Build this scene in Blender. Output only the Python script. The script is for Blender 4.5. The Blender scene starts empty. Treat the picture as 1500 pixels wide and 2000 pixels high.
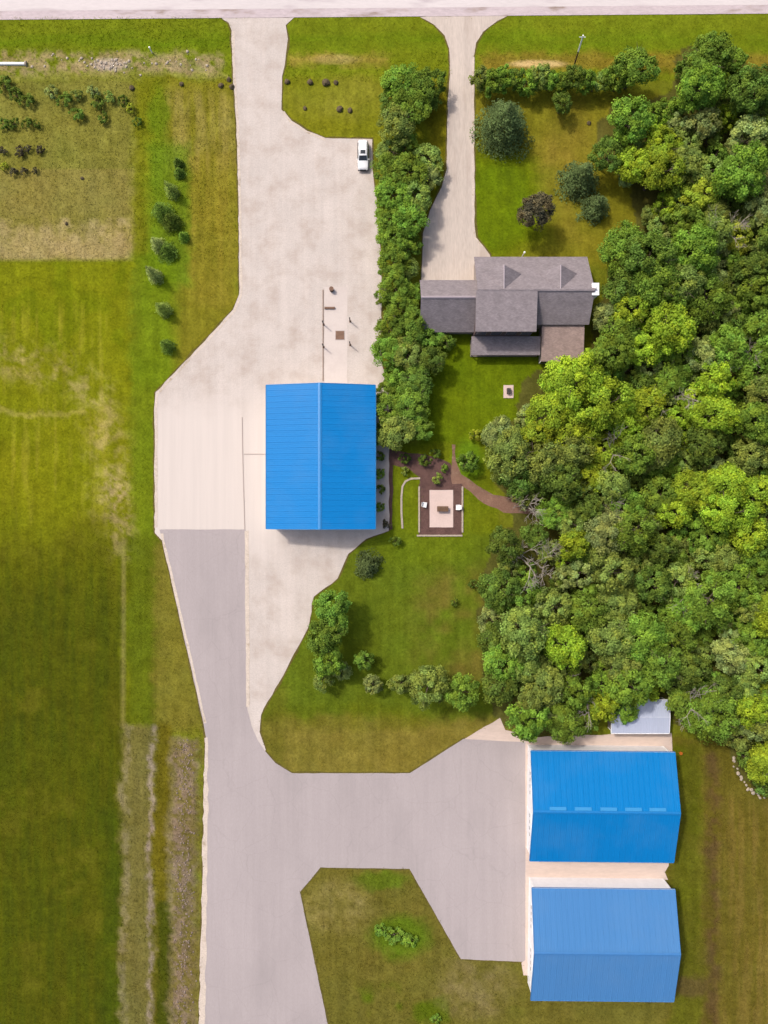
import bpy, bmesh, math, random
import numpy as np
from mathutils import Vector, Matrix

R = math.radians
scene = bpy.context.scene
COL = scene.collection

# ------------------------------------------------------------------ camera, sky, sun, exposure
CAM_H = 117.0            # drone height in metres
S = 0.087                # metres on the ground for one photo pixel
cam = bpy.data.cameras.new('camera')
cam.sensor_fit = 'VERTICAL'
cam.angle_y = 2 * math.atan(1000 * S / CAM_H)
cam.clip_end = 6000
cam_o = bpy.data.objects.new('camera', cam)
cam_o.location = (0, 0, CAM_H)
COL.objects.link(cam_o)
scene.camera = cam_o

SUN_EL, SUN_AZ = R(51.5), R(-49.0)          # azimuth from +Y towards +X
world = bpy.data.worlds.new('World')
scene.world = world
world.use_nodes = True
wn = world.node_tree
sky = wn.nodes.new('ShaderNodeTexSky')
sky.sky_type = 'NISHITA'
sky.sun_disc = False
sky.sun_elevation = SUN_EL
sky.sun_rotation = SUN_AZ % (2 * math.pi)
sky.dust_density = 5.0
sky.air_density = 0.8
wn.links.new(sky.outputs[0], wn.nodes['Background'].inputs[0])
wn.nodes['Background'].inputs[1].default_value = 0.15
sun = bpy.data.lights.new('sun', 'SUN')
sun.energy = 2.1
sun.angle = R(4.0)
sun.color = (1.0, 0.93, 0.84)
sun_o = bpy.data.objects.new('sun', sun)
to_sun = Vector((math.cos(SUN_EL) * math.sin(SUN_AZ), math.cos(SUN_EL) * math.cos(SUN_AZ), math.sin(SUN_EL)))
sun_o.rotation_euler = to_sun.to_track_quat('Z', 'Y').to_euler()
sun_o.location = (-60, 50, 90)
COL.objects.link(sun_o)
scene.view_settings.view_transform = 'Standard'
scene.view_settings.look = 'None'
scene.view_settings.gamma = 1.0
scene.view_settings.exposure = 0.38
scene.view_settings.use_curve_mapping = False

# ------------------------------------------------------------------ helpers
def W(px, py, z=0.0):
    """plan position of something that stands at photo pixel (px, py) at height z"""
    k = S * (CAM_H - z) / CAM_H
    return ((px - 750) * k, (1000 - py) * k)

def W3(px, py, z=0.0):
    x, y = W(px, py, z)
    return (x, y, z)

F = 1.65
def lin(v):
    v /= 255.0
    return v / 12.92 if v <= 0.04045 else ((v + 0.055) / 1.055) ** 2.4
def seen(r, g, b, f=F):
    """base colour of a surface that reads as sRGB (r,g,b) in full sun"""
    return (lin(r) / f, lin(g) / f, lin(b) / f)

def tag(o, label=None, cat=None, group=None, kind=None):
    if label: o['label'] = label
    if cat: o['category'] = cat
    if group: o['group'] = group
    if kind: o['kind'] = kind
    return o

def empty(name, loc, label=None, cat=None, group=None, rz=0):
    o = bpy.data.objects.new(name, None)
    o.empty_display_size = 0.3
    o.location = loc
    o.rotation_euler = (0, 0, rz)
    COL.objects.link(o)
    return tag(o, label, cat, group)

def link(name, me, parent=None, loc=None):
    o = bpy.data.objects.new(name, me)
    COL.objects.link(o)
    if parent: o.parent = parent
    if loc is not None: o.location = loc
    return o

class MB:
    """collects polygons for one mesh"""
    def __init__(s, org=(0, 0, 0)):
        s.v, s.f, s.org = [], [], Vector(org)
    def poly(s, pts):
        n = len(s.v)
        s.v += [tuple(Vector(p) - s.org) for p in pts]
        s.f.append(tuple(range(n, n + len(pts))))
    def solid(s, pts, faces):
        n = len(s.v)
        s.v += [tuple(Vector(p) - s.org) for p in pts]
        s.f += [tuple(n + i for i in f) for f in faces]
    def box(s, x0, x1, y0, y1, z0, z1):
        s.solid([(x0, y0, z0), (x1, y0, z0), (x1, y1, z0), (x0, y1, z0), (x0, y0, z1), (x1, y0, z1), (x1, y1, z1), (x0, y1, z1)],
                [(3, 2, 1, 0), (4, 5, 6, 7), (0, 1, 5, 4), (1, 2, 6, 5), (2, 3, 7, 6), (3, 0, 4, 7)])
    def bar(s, a, b, r0, r1=None, n=8, cap=True):
        r1 = r0 if r1 is None else r1
        a, b = Vector(a), Vector(b)
        d = (b - a).normalized()
        u = d.orthogonal().normalized(); w = d.cross(u)
        pts = [a + (u * math.cos(t) + w * math.sin(t)) * r0 for t in [2 * math.pi * i / n for i in range(n)]]
        pts += [b + (u * math.cos(t) + w * math.sin(t)) * r1 for t in [2 * math.pi * i / n for i in range(n)]]
        fs = [(i, (i + 1) % n, n + (i + 1) % n, n + i) for i in range(n)]
        if cap: fs += [tuple(range(n - 1, -1, -1)), tuple(range(n, 2 * n))]
        s.solid(pts, fs)
    def prism(s, pts, z0, z1):
        n = len(pts)
        s.solid([(x, y, z0) for x, y in pts] + [(x, y, z1) for x, y in pts],
                [tuple(range(n - 1, -1, -1)), tuple(range(n, 2 * n))] + [(i, (i + 1) % n, n + (i + 1) % n, n + i) for i in range(n)])
    def slab(s, quad, t):
        """thick sheet: quad is the top face (counter-clockwise from above), t its thickness downwards along the normal"""
        q = [Vector(p) for p in quad]
        nrm = (q[1] - q[0]).cross(q[-1] - q[0]).normalized()
        n = len(q)
        s.solid(q + [p - nrm * t for p in q], [tuple(range(n)), tuple(range(2 * n - 1, n - 1, -1))] + [((i + 1) % n, i, n + i, n + (i + 1) % n) for i in range(n)])
    def mesh(s, name, m):
        me = bpy.data.meshes.new(name)
        me.from_pydata(s.v, [], s.f)
        if m: me.materials.append(m)
        bm = bmesh.new(); bm.from_mesh(me)
        bmesh.ops.recalc_face_normals(bm, faces=bm.faces)
        bm.to_mesh(me); bm.free()
        return me
    def build(s, name, m, parent=None, bevel=0, smooth=False):
        me = s.mesh(name, m)
        if bevel:
            bm = bmesh.new(); bm.from_mesh(me)
            bmesh.ops.remove_doubles(bm, verts=bm.verts, dist=1e-5)
            bmesh.ops.bevel(bm, geom=list(bm.edges), offset=bevel, segments=2, affect='EDGES', clamp_overlap=True)
            bm.to_mesh(me); bm.free()
        if smooth: me.polygons.foreach_set('use_smooth', [True] * len(me.polygons))
        return link(name, me, parent)

# ------------------------------------------------------------------ materials
def nodes(name):
    m = bpy.data.materials.new(name)
    m.use_nodes = True
    t = m.node_tree
    return m, t, t.nodes['Principled BSDF']

def mapped(t, scale, coord='Object'):
    tc = t.nodes.new('ShaderNodeTexCoord')
    mp = t.nodes.new('ShaderNodeMapping')
    mp.inputs['Scale'].default_value = scale
    t.links.new(tc.outputs[coord], mp.inputs[0])
    return mp.outputs[0]

def noise(t, vec, scale, detail=4, rough=0.6):
    n = t.nodes.new('ShaderNodeTexNoise')
    n.inputs['Scale'].default_value = scale
    n.inputs['Detail'].default_value = detail
    n.inputs['Roughness'].default_value = rough
    t.links.new(vec, n.inputs['Vector'])
    return n.outputs['Fac']

def ramp(t, fac, stops):
    r = t.nodes.new('ShaderNodeValToRGB')
    el = r.color_ramp.elements
    while len(el) < len(stops): el.new(0.5)
    for e, (p, c) in zip(el, stops):
        e.position = p; e.color = (*c, 1) if len(c) == 3 else c
    t.links.new(fac, r.inputs[0])
    return r.outputs[0]

def mixc(t, a, b, fac, mode='MIX'):
    n = t.nodes.new('ShaderNodeMix')
    n.data_type = 'RGBA'; n.blend_type = mode
    for sock, v in ((n.inputs[0], fac), (n.inputs[6], a), (n.inputs[7], b)):
        if hasattr(v, 'is_linked'): t.links.new(v, sock)
        elif isinstance(v, (int, float)): sock.default_value = v
        else: sock.default_value = (*v, 1)
    return n.outputs[2]

def grey(v): return (v, v, v)

def bump(t, bsdf, height, strength, dist):
    b = t.nodes.new('ShaderNodeBump')
    b.inputs['Strength'].default_value = strength
    b.inputs['Distance'].default_value = dist
    t.links.new(height, b.inputs['Height'])
    t.links.new(b.outputs[0], bsdf.inputs['Normal'])

def surface(name, col, var=0.12, scale=0.25, fine=3.0, fvar=0.1, rough=0.9, blot=None, blot_scale=0.12, blot_lo=0.56, blot_hi=0.7, stretch=(1, 1, 1), bstr=0.3, bdist=0.02, spec=0.2):
    """weathered ground or wall surface: base colour, broad mottling, fine grain, stains of another colour"""
    m, t, b = nodes(name)
    v = mapped(t, stretch)
    big = noise(t, v, scale, 5, 0.6)
    c = mixc(t, col, ramp(t, big, [(0.3, grey(1 - var)), (0.7, grey(1 + var))]), 1.0, 'MULTIPLY')
    f = noise(t, v, fine, 6, 0.7)
    c = mixc(t, c, ramp(t, f, [(0.3, grey(1 - fvar)), (0.7, grey(1 + fvar))]), 1.0, 'MULTIPLY')
    if blot:
        bl = noise(t, v, blot_scale, 7, 0.65)
        c = mixc(t, c, blot, ramp(t, bl, [(blot_lo, grey(0)), (blot_hi, grey(1))]))
    t.links.new(c, b.inputs['Base Color'])
    b.inputs['Roughness'].default_value = rough
    b.inputs['Specular IOR Level'].default_value = spec
    bump(t, b, f, bstr, bdist)
    return m

def paint(name, col, rough=0.5, metal=0.0, spec=0.4, var=0.05):
    m, t, b = nodes(name)
    v = mapped(t, (1, 1, 1))
    n = noise(t, v, 1.3, 5, 0.65)
    c = mixc(t, col, ramp(t, n, [(0.3, grey(1 - var)), (0.7, grey(1 + var))]), 1.0, 'MULTIPLY')
    t.links.new(c, b.inputs['Base Color'])
    b.inputs['Roughness'].default_value = rough
    b.inputs['Metallic'].default_value = metal
    b.inputs['Specular IOR Level'].default_value = spec
    return m

def roof_metal(name, col, rough=0.45):
    """painted steel sheet: each sheet weathered a touch differently, faint streaks down the slope, dust"""
    m, t, b = nodes(name)
    oi = t.nodes.new('ShaderNodeObjectInfo')
    c = mixc(t, col, ramp(t, oi.outputs['Random'], [(0, grey(0.985)), (1, grey(1.015))]), 1.0, 'MULTIPLY')
    v = mapped(t, (3.0, 0.25, 1))
    n = noise(t, v, 1.5, 5, 0.6)
    c = mixc(t, c, ramp(t, n, [(0.3, grey(0.94)), (0.75, grey(1.06))]), 1.0, 'MULTIPLY')
    tc = t.nodes.new('ShaderNodeNewGeometry')
    g = noise(t, tc.outputs['Position'], 0.12, 4, 0.6)
    c = mixc(t, c, seen(150, 170, 185), ramp(t, g, [(0.45, grey(0)), (0.85, grey(0.14))]))
    t.links.new(c, b.inputs['Base Color'])
    b.inputs['Roughness'].default_value = rough
    b.inputs['Specular IOR Level'].default_value = 0.15
    return m

def shingle(name, col):
    m, t, b = nodes(name)
    tc = t.nodes.new('ShaderNodeTexCoord')
    br = t.nodes.new('ShaderNodeTexBrick')
    br.inputs['Scale'].default_value = 1.0
    br.inputs['Brick Width'].default_value = 0.34
    br.inputs['Row Height'].default_value = 0.15
    br.inputs['Mortar Size'].default_value = 0.008
    br.inputs['Color1'].default_value = (*[x * 0.86 for x in col], 1)
    br.inputs['Color2'].default_value = (*[x * 1.12 for x in col], 1)
    br.inputs['Mortar'].default_value = (*[x * 0.7 for x in col], 1)
    t.links.new(tc.outputs['Object'], br.inputs['Vector'])
    n = noise(t, tc.outputs['Object'], 0.7, 6, 0.7)
    c = mixc(t, br.outputs['Color'], ramp(t, n, [(0.3, grey(0.82)), (0.7, grey(1.15))]), 1.0, 'MULTIPLY')
    t.links.new(c, b.inputs['Base Color'])
    b.inputs['Roughness'].default_value = 0.95
    b.inputs['Specular IOR Level'].default_value = 0.15
    bump(t, b, br.outputs['Fac'], 0.4, 0.01)
    return m

def leaf_mat(name, col, trans=0.35, hue=0.012, sat=0.96):
    m = bpy.data.materials.new(name)
    m.use_nodes = True
    t = m.node_tree
    for n in list(t.nodes): t.nodes.remove(n)
    out = t.nodes.new('ShaderNodeOutputMaterial')
    at = t.nodes.new('ShaderNodeAttribute'); at.attribute_name = 'tint'
    oi = t.nodes.new('ShaderNodeObjectInfo')
    hs = t.nodes.new('ShaderNodeHueSaturation')
    hs.inputs['Color'].default_value = (*col, 1)
    hs.inputs['Saturation'].default_value = sat
    mr = t.nodes.new('ShaderNodeMapRange')
    mr.inputs['To Min'].default_value = 0.5 - hue; mr.inputs['To Max'].default_value = 0.5 + hue
    t.links.new(oi.outputs['Random'], mr.inputs['Value'])
    t.links.new(mr.outputs[0], hs.inputs['Hue'])
    mv = t.nodes.new('ShaderNodeMath'); mv.operation = 'MULTIPLY_ADD'
    mv.inputs[1].default_value = 0.35; mv.inputs[2].default_value = 0.82
    t.links.new(oi.outputs['Random'], mv.inputs[0])
    t.links.new(mv.outputs[0], hs.inputs['Value'])
    c = mixc(t, hs.outputs[0], at.outputs['Color'], 1.0, 'MULTIPLY')
    d = t.nodes.new('ShaderNodeBsdfDiffuse'); tr = t.nodes.new('ShaderNodeBsdfTranslucent')
    t.links.new(c, d.inputs[0]); t.links.new(c, tr.inputs[0])
    mx = t.nodes.new('ShaderNodeMixShader'); mx.inputs[0].default_value = trans
    t.links.new(d.outputs[0], mx.inputs[1]); t.links.new(tr.outputs[0], mx.inputs[2])
    t.links.new(mx.outputs[0], out.inputs[0])
    return m

def vcol_mat(name, fine=2.5, fvar=0.3, mid=0.5, mvar=0.18, bstr=0.6, bdist=0.08):
    m, t, b = nodes(name)
    at = t.nodes.new('ShaderNodeAttribute'); at.attribute_name = 'tint'
    v = mapped(t, (1, 1, 1))
    a = noise(t, v, mid, 5, 0.65)
    c = mixc(t, at.outputs['Color'], ramp(t, a, [(0.3, grey(1 - mvar)), (0.7, grey(1 + mvar))]), 1.0, 'MULTIPLY')
    f = noise(t, v, fine, 6, 0.75)
    c = mixc(t, c, ramp(t, f, [(0.3, grey(1 - fvar)), (0.7, grey(1 + fvar))]), 1.0, 'MULTIPLY')
    t.links.new(c, b.inputs['Base Color'])
    b.inputs['Roughness'].default_value = 1.0
    b.inputs['Specular IOR Level'].default_value = 0.05
    if bstr: bump(t, b, f, bstr, bdist)
    return m

def window_glass(name):
    m, t, b = nodes(name)
    v = mapped(t, (1, 1, 1))
    n = noise(t, v, 0.8, 2, 0.5)
    t.links.new(ramp(t, n, [(0.3, (0.02, 0.025, 0.03)), (0.7, (0.05, 0.06, 0.07))]), b.inputs['Base Color'])
    b.inputs['Roughness'].default_value = 0.06
    return m

M = {
    'ground': vcol_mat('grassland'),
    'tuft': None,
    'gravel': surface('pale_gravel', seen(228, 216, 207), var=0.06, scale=0.16, fine=4.5, fvar=0.13, blot=seen(204, 187, 174), blot_scale=0.28, blot_lo=0.46, blot_hi=0.78, bstr=0.5, bdist=0.03),
    'drive': surface('drive_gravel', seen(226, 211, 198), var=0.06, scale=0.3, fine=4.5, fvar=0.12, blot=seen(208, 190, 176), blot_scale=0.5, blot_lo=0.5, blot_hi=0.75, stretch=(1, 0.15, 1), bstr=0.4, bdist=0.03),
    'concrete': surface('pale_concrete', seen(236, 223, 215), var=0.05, scale=0.12, fine=3.5, fvar=0.04, blot=seen(224, 209, 202), blot_scale=0.25, blot_lo=0.5, blot_hi=0.8, bstr=0.1, bdist=0.01),
    'slab': surface('patio_concrete', seen(240, 215, 205), var=0.05, scale=0.5, fine=4, fvar=0.06, bstr=0.1, bdist=0.01),
    'peach': surface('peach_concrete', seen(236, 214, 200), var=0.07, scale=0.5, fine=3, fvar=0.08, stretch=(0.3, 1, 1), bstr=0.1, bdist=0.01),
    'asphalt': surface('worn_grey_asphalt', seen(195, 184, 183), var=0.05, scale=0.1, fine=5, fvar=0.055, blot=seen(184, 174, 173), blot_scale=0.16, blot_lo=0.5, blot_hi=0.75, stretch=(1, 0.45, 1), bstr=0.25, bdist=0.01),
    'road': surface('pale_road', seen(240, 230, 228), var=0.04, scale=0.2, fine=4, fvar=0.06, stretch=(0.2, 1, 1), blot=seen(206, 190, 194), blot_scale=0.5, blot_lo=0.55, blot_hi=0.75, bstr=0.2, bdist=0.01),
    'shoulder': surface('shoulder_gravel', seen(222, 206, 208), var=0.06, scale=0.4, fine=4, fvar=0.15, stretch=(0.3, 1, 1), blot=seen(160, 138, 120), blot_scale=0.5, blot_lo=0.56, blot_hi=0.72, bstr=0.5, bdist=0.03),
    'edgegravel': surface('light_edge_gravel', seen(232, 216, 200), var=0.08, scale=0.5, fine=4, fvar=0.15, blot=seen(190, 170, 145), blot_scale=0.6, blot_lo=0.55, blot_hi=0.7, bstr=0.5, bdist=0.03),
    'edgedark': surface('dark_edge_brown', seen(112, 102, 44), var=0.25, scale=0.8, fine=5, fvar=0.3, bstr=0.8, bdist=0.05),
    'mulch': surface('brown_mulch', seen(112, 84, 78), var=0.22, scale=0.8, fine=7, fvar=0.4, bstr=1.0, bdist=0.06),
    'path': surface('reddish_path', seen(150, 116, 98), var=0.15, scale=0.7, fine=6, fvar=0.25, blot=seen(178, 150, 128), blot_scale=0.8, blot_lo=0.55, blot_hi=0.75, bstr=0.6, bdist=0.04),
    'stone': surface('pale_stone', seen(205, 190, 170), var=0.12, scale=1.2, fine=6, fvar=0.12, bstr=0.4, bdist=0.02),
    'rubble': surface('grey_rubble', seen(158, 140, 126), var=0.2, scale=1.2, fine=5, fvar=0.2, bstr=0.5, bdist=0.03),
    'boulder': surface('dark_boulder', seen(112, 98, 74), var=0.2, scale=1.2, fine=5, fvar=0.2, bstr=0.5, bdist=0.03),
    'blue_a': roof_metal('blue_steel_roof', seen(14, 142, 222)),
    'blue_b': roof_metal('deep_blue_steel_roof', seen(6, 137, 214)),
    'blue_c': roof_metal('faded_blue_steel_roof', seen(84, 146, 208)),
    'pale_roof': roof_metal('pale_steel_roof', seen(208, 216, 238)),
    'skylight': paint('translucent_skylight', seen(66, 162, 226), 0.35),
    'trim': paint('white_trim', (0.8, 0.8, 0.8), 0.45),
    'siding': paint('white_steel_siding', (0.72, 0.72, 0.74), 0.5),
    'door': paint('white_door', (0.7, 0.7, 0.72), 0.45),
    'cap_a': paint('blue_ridge_cap', seen(52, 150, 222), 0.45),
    'cap_b': paint('deep_blue_ridge_cap', seen(16, 134, 210), 0.45),
    'cap_c': paint('faded_blue_ridge_cap', seen(74, 140, 206), 0.45),
    'shingle': shingle('grey_mauve_shingle', seen(163, 153, 156)),
    'house_siding': paint('beige_siding', seen(190, 176, 168), 0.7),
    'shaded_siding': paint('shaded_brown_siding', seen(112, 92, 90), 0.8),  # shade of the south wall under its eave, darkened into the siding colour
    'ridge_highlight': paint('mauve_ridge_highlight', seen(200, 188, 194), 0.9),  # highlight along the dormer ridges, painted as a paler mauve
    'mauve_trim': paint('grey_mauve_trim', seen(150, 136, 140), 0.7),
    'brown_shingle': shingle('brown_mauve_shingle', seen(176, 154, 146)),
    'deck': surface('weathered_deck', seen(164, 142, 130), var=0.15, scale=1.0, fine=6, fvar=0.12, stretch=(1, 0.2, 1), bstr=0.2),
    'timber': surface('brown_timber', seen(120, 92, 70), var=0.2, scale=1.5, fine=6, fvar=0.2, stretch=(1, 1, 0.2), bstr=0.3),
    'greywood': surface('grey_timber', seen(150, 140, 128), var=0.2, scale=1.5, fine=6, fvar=0.2, bstr=0.3),
    'glass': window_glass('dark_glass'),
    'carpaint': paint('white_car_paint', (0.78, 0.78, 0.78), 0.25, spec=0.6, var=0.01),
    'black': paint('black_plastic', (0.025, 0.025, 0.027), 0.6),
    'tyre': paint('tyre_rubber', (0.02, 0.02, 0.02), 0.85),
    'chrome': paint('bright_metal', (0.6, 0.6, 0.62), 0.25, metal=1.0),
    'lampglass': paint('lamp_lens', (0.75, 0.75, 0.7), 0.15),
    'redlens': paint('red_lens', (0.35, 0.02, 0.02), 0.2),
    'steel': paint('galvanised_steel', (0.45, 0.44, 0.42), 0.5, metal=0.4),
    'rail': paint('grey_painted_rail', seen(196, 180, 172), 0.7),
    'darksteel': paint('dark_steel', seen(84, 74, 70), 0.6),
    'rust': paint('rusty_brown', seen(140, 108, 88), 0.8, var=0.2),
    'white': paint('white_plastic', (0.8, 0.8, 0.78), 0.5),
    'orange': paint('orange_plastic', seen(205, 110, 20), 0.5),
    'bark': surface('grey_bark', seen(120, 106, 90), var=0.2, scale=2, fine=8, fvar=0.3, stretch=(1, 1, 0.3), bstr=0.8, bdist=0.03),
    'deadbark': surface('pale_dead_bark', seen(186, 176, 162), var=0.15, scale=2, fine=8, fvar=0.2, stretch=(1, 1, 0.3), bstr=0.5, bdist=0.03),
}
LEAF = {
    'mid': leaf_mat('mid_green_leaves', seen(134, 166, 54, 1.12), 0.4),
    'lime': leaf_mat('lime_green_leaves', seen(172, 198, 46, 1.2), 0.4),
    'olive': leaf_mat('olive_green_leaves', seen(150, 170, 76, 1.12), 0.4),
    'fresh': leaf_mat('fresh_green_leaves', seen(132, 166, 58, 1.15), 0.4),
    'dark': leaf_mat('dark_green_leaves', seen(118, 144, 54, 1.15), 0.4),
    'pale': leaf_mat('pale_grey_green_leaves', seen(164, 180, 100, 1.12), 0.4),
    'yellow': leaf_mat('yellow_green_leaves', seen(188, 200, 56, 1.25), 0.4),
    'spruce': leaf_mat('blue_green_needles', seen(108, 128, 74, 1.35), 0.25),
    'purple': leaf_mat('brown_purple_leaves', seen(122, 114, 84, 1.4), 0.3),
}

M['tuft'] = leaf_mat('grass_blades', (1.12, 1.12, 1.12), 0.12, 0.0, 1.0)

# ------------------------------------------------------------------ colour map of the ground (plan, photo pixels)
rng = np.random.default_rng(7)
def vnoise(px, py, cell, seed, sx=1.0, sy=1.0):
    """smooth value noise in 0..1"""
    g = np.random.default_rng(seed).random((257, 257))
    x = px / (cell * sx) + 60; y = py / (cell * sy) + 60
    xi = np.floor(x).astype(int); yi = np.floor(y).astype(int)
    fx = x - xi; fy = y - yi
    fx = fx * fx * (3 - 2 * fx); fy = fy * fy * (3 - 2 * fy)
    a = g[xi % 256, yi % 256]; b = g[(xi + 1) % 256, yi % 256]
    c = g[xi % 256, (yi + 1) % 256]; d = g[(xi + 1) % 256, (yi + 1) % 256]
    return (a * (1 - fx) + b * fx) * (1 - fy) + (c * (1 - fx) + d * fx) * fy
def fbm(px, py, cell, seed, sx=1.0, sy=1.0):
    return 0.5 * vnoise(px, py, cell, seed, sx, sy) + 0.3 * vnoise(px, py, cell / 2, seed + 1, sx, sy) + 0.2 * vnoise(px, py, cell / 4, seed + 2, sx, sy)
def sstep(a, b, x):
    t = np.clip((x - a) / (b - a + 1e-9), 0, 1)
    return t * t * (3 - 2 * t)
def m_rect(px, py, x0, y0, x1, y1, soft):
    d = np.minimum(np.minimum(px - x0, x1 - px), np.minimum(py - y0, y1 - py))
    return sstep(-soft, soft, d)
def m_ell(px, py, cx, cy, rx, ry, soft=0.4):
    d = np.sqrt(((px - cx) / rx) ** 2 + ((py - cy) / ry) ** 2)
    return 1 - sstep(1 - soft, 1 + soft, d)
def m_line(px, py, pts, w, soft):
    best = np.full(px.shape, 1e9)
    for (ax, ay), (bx, by) in zip(pts[:-1], pts[1:]):
        dx, dy = bx - ax, by - ay
        t = np.clip(((px - ax) * dx + (py - ay) * dy) / (dx * dx + dy * dy), 0, 1)
        best = np.minimum(best, np.hypot(px - ax - t * dx, py - ay - t * dy))
    return 1 - sstep(w - soft, w + soft, best)

WOOD = [(1168, 250), (1200, 200), (1310, 185), (1330, 95), (1420, 80), (1460, 135), (1700, 140), (1700, 1420), (1500, 1560), (1440, 1510), (1425, 1450), (1335, 1425), (1300, 1385),
        (1190, 1395), (1130, 1440), (1050, 1450), (985, 1420), (945, 1340), (935, 1200), (960, 1060), (1010, 1010), (975, 950), (955, 880), (1010, 810), (1020, 745), (1080, 705), (1150, 695),
        (1165, 610), (1190, 530), (1240, 430), (1235, 360), (1165, 310)]
def in_poly(px, py, poly):
    px = np.asarray(px, float); py = np.asarray(py, float)
    c = np.zeros(px.shape, bool)
    n = len(poly)
    for i in range(n):
        x1, y1 = poly[i]; x2, y2 = poly[(i + 1) % n]
        cond = ((y1 > py) != (y2 > py))
        c ^= cond & (px < (x2 - x1) * (py - y1) / (y2 - y1 + 1e-12) + x1)
    return c

def ground_colour(px, py):
    wx = px + 22 * (fbm(px, py, 40, 11) - 0.5) + 8 * (vnoise(px, py, 7, 15) - 0.5); wy = py + 22 * (fbm(px, py, 40, 12) - 0.5) + 8 * (vnoise(px, py, 7, 16) - 0.5)
    n1 = fbm(px, py, 60, 21); n2 = fbm(px, py, 18, 31)
    nf = fbm(px, py, 9, 33); fs = vnoise(px, py, 5, 43, 1.0, 22.0)
    vs = fbm(px, py, 9, 41, 1.0, 14.0)           # streaks running up the picture (mowing direction)
    hs = fbm(px, py, 8, 51, 16.0, 1.0)           # streaks along the road
    c = np.empty(px.shape + (3,))
    c[...] = seen(116, 122, 30, 1.42)
    def put(mask, col, s=1.0):
        k = (mask * s)[..., None]
        c[...] = c * (1 - k) + np.array(seen(*col, 1.42)) * k
    # road verge
    put(m_rect(wx, wy, -9e3, -9e3, 9e3, 155, 8), (118, 130, 24))
    put(m_rect(wx, wy, -9e3, 62, 9e3, 95, 14) * hs, (96, 122, 14), 0.9)
    put(m_rect(wx, wy, -300, 104, 430, 145, 9) * sstep(0.3, 0.6, nf), (172, 152, 108), 0.85)
    put(m_rect(wx, wy, -300, 142, 450, 152, 4), (156, 152, 74), 0.6)
    put(m_ell(px, py, 215, 126, 34, 12), (196, 178, 160), 0.8)
    put(m_ell(px, py, 365, 130, 40, 11) * n2, (180, 160, 125), 0.9)
    put(m_rect(wx, wy, 560, 108, 760, 130, 8) * hs, (168, 146, 66), 1.0)
    put(m_ell(px, py, 655, 116, 45, 9), (182, 160, 96), 0.6)
    put(m_rect(wx, wy, 940, 105, 2500, 140, 10), (146, 124, 46), 0.75)
    put(m_ell(px, py, 1050, 125, 50, 7), (226, 194, 132), 0.9)
    put(m_rect(wx, wy, 555, 150, 870, 280, 12), (126, 128, 26))
    put(m_ell(wx, wy, 680, 190, 120, 40) * n1, (140, 140, 48), 0.9)
    put(m_rect(wx, wy, 835, 175, 880, 420, 8), (120, 114, 22))
    # weedy field and tree strip west of the lot
    put(m_rect(wx, wy, -900, 152, 285, 420, 10), (130, 128, 54))
    put(m_rect(wx, py, -900, 330, 262, 508, 3), (142, 132, 66), 0.8)
    put(m_rect(wx, py, -900, 425, 255, 508, 3) * sstep(0.2, 0.6, n2 * 0.6 + (py - 425) / 160), (176, 158, 106), 0.75)
    put(m_rect(wx, wy, 265, 155, 470, 760, 8), (130, 126, 34))
    put(m_rect(wx, wy, 325, 180, 460, 330, 20) * sstep(0.3, 0.7, vs), (150, 138, 70), 0.7)
    put(m_rect(wx, wy, 262, 150, 320, 520, 20), (118, 124, 20), 0.8)
    put(m_ell(wx, wy, 312, 225, 20, 55), (106, 128, 22), 0.8)
    put(m_rect(wx, wy, 288, 280, 372, 560, 16), (102, 130, 26), 0.8)
    put(m_rect(wx, wy, 256, 500, 345, 760, 22), (106, 132, 18), 0.8)
    put(m_rect(wx, wy, 372, 300, 465, 600, 10) * vs, (146, 132, 46), 0.8)
    # mown field
    put(m_rect(wx, py, -900, 510, 256, 9e3, 10), (126, 130, 18))
    put(m_rect(wx, wy, -900, 512, 250, 700, 14) * sstep(0.45, 0.7, n1), (112, 126, 14), 0.8)
    put(m_rect(wx, wy, -900, 600, 240, 1060, 30) * sstep(0.5, 0.75, vs), (146, 142, 40), 0.6)
    put(m_line(wx, wy, [(-200, 690), (20, 700), (120, 722), (185, 770), (212, 850), (212, 930), (228, 1060)], 34, 26) * sstep(0.38, 0.72, n2 * 0.5 + nf * 0.5), (170, 156, 88), 0.8)
    put(m_line(wx, wy, [(-200, 806), (160, 806)], 5, 4), (164, 154, 70), 0.7)
    put(m_line(px, wy, [(225, 955), (240, 1050)], 24, 18) * sstep(0.38, 0.7, nf), (176, 158, 106), 0.8)
    put(m_rect(wx, wy, 256, 680, 320, 1060, 16), (110, 128, 20), 0.8)
    dark = m_rect(px, wy + 60 * (n1 - 0.5), -9e4, 1075, 9e4, 9e4, 140) * (1 - sstep(228, 250, wx))
    put(dark, (86, 90, 14))
    put(dark * sstep(0.35, 0.65, vs), (77, 85, 10), 0.9)
    put(dark * sstep(0.55, 0.8, n1), (96, 98, 22), 0.8)
    put(m_rect(wx, wy, 200, 1580, 240, 9e3, 18), (68, 84, 8), 0.6)
    put(m_rect(wx, wy, 244, 1040, 310, 1420, 14), (94, 106, 18), 0.9)
    put(m_rect(wx, wy, 300, 1060, 400, 1425, 12), (122, 116, 42), 0.9)
    put(m_line(px, py, [(242, 1060), (240, 1420)], 4, 3), (138, 130, 72), 0.6)
    put(m_rect(wx, wy, 234, 1420, 308, 9e3, 9), (118, 112, 56))
    put(m_line(wx, py, [(246, 1420), (238, 2200)], 7, 5) * sstep(0.3, 0.6, n2), (142, 132, 92), 0.7)
    put(m_line(wx, py, [(296, 1420), (294, 2200)], 5, 4) * sstep(0.3, 0.55, n2), (160, 144, 124), 0.8)
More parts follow.
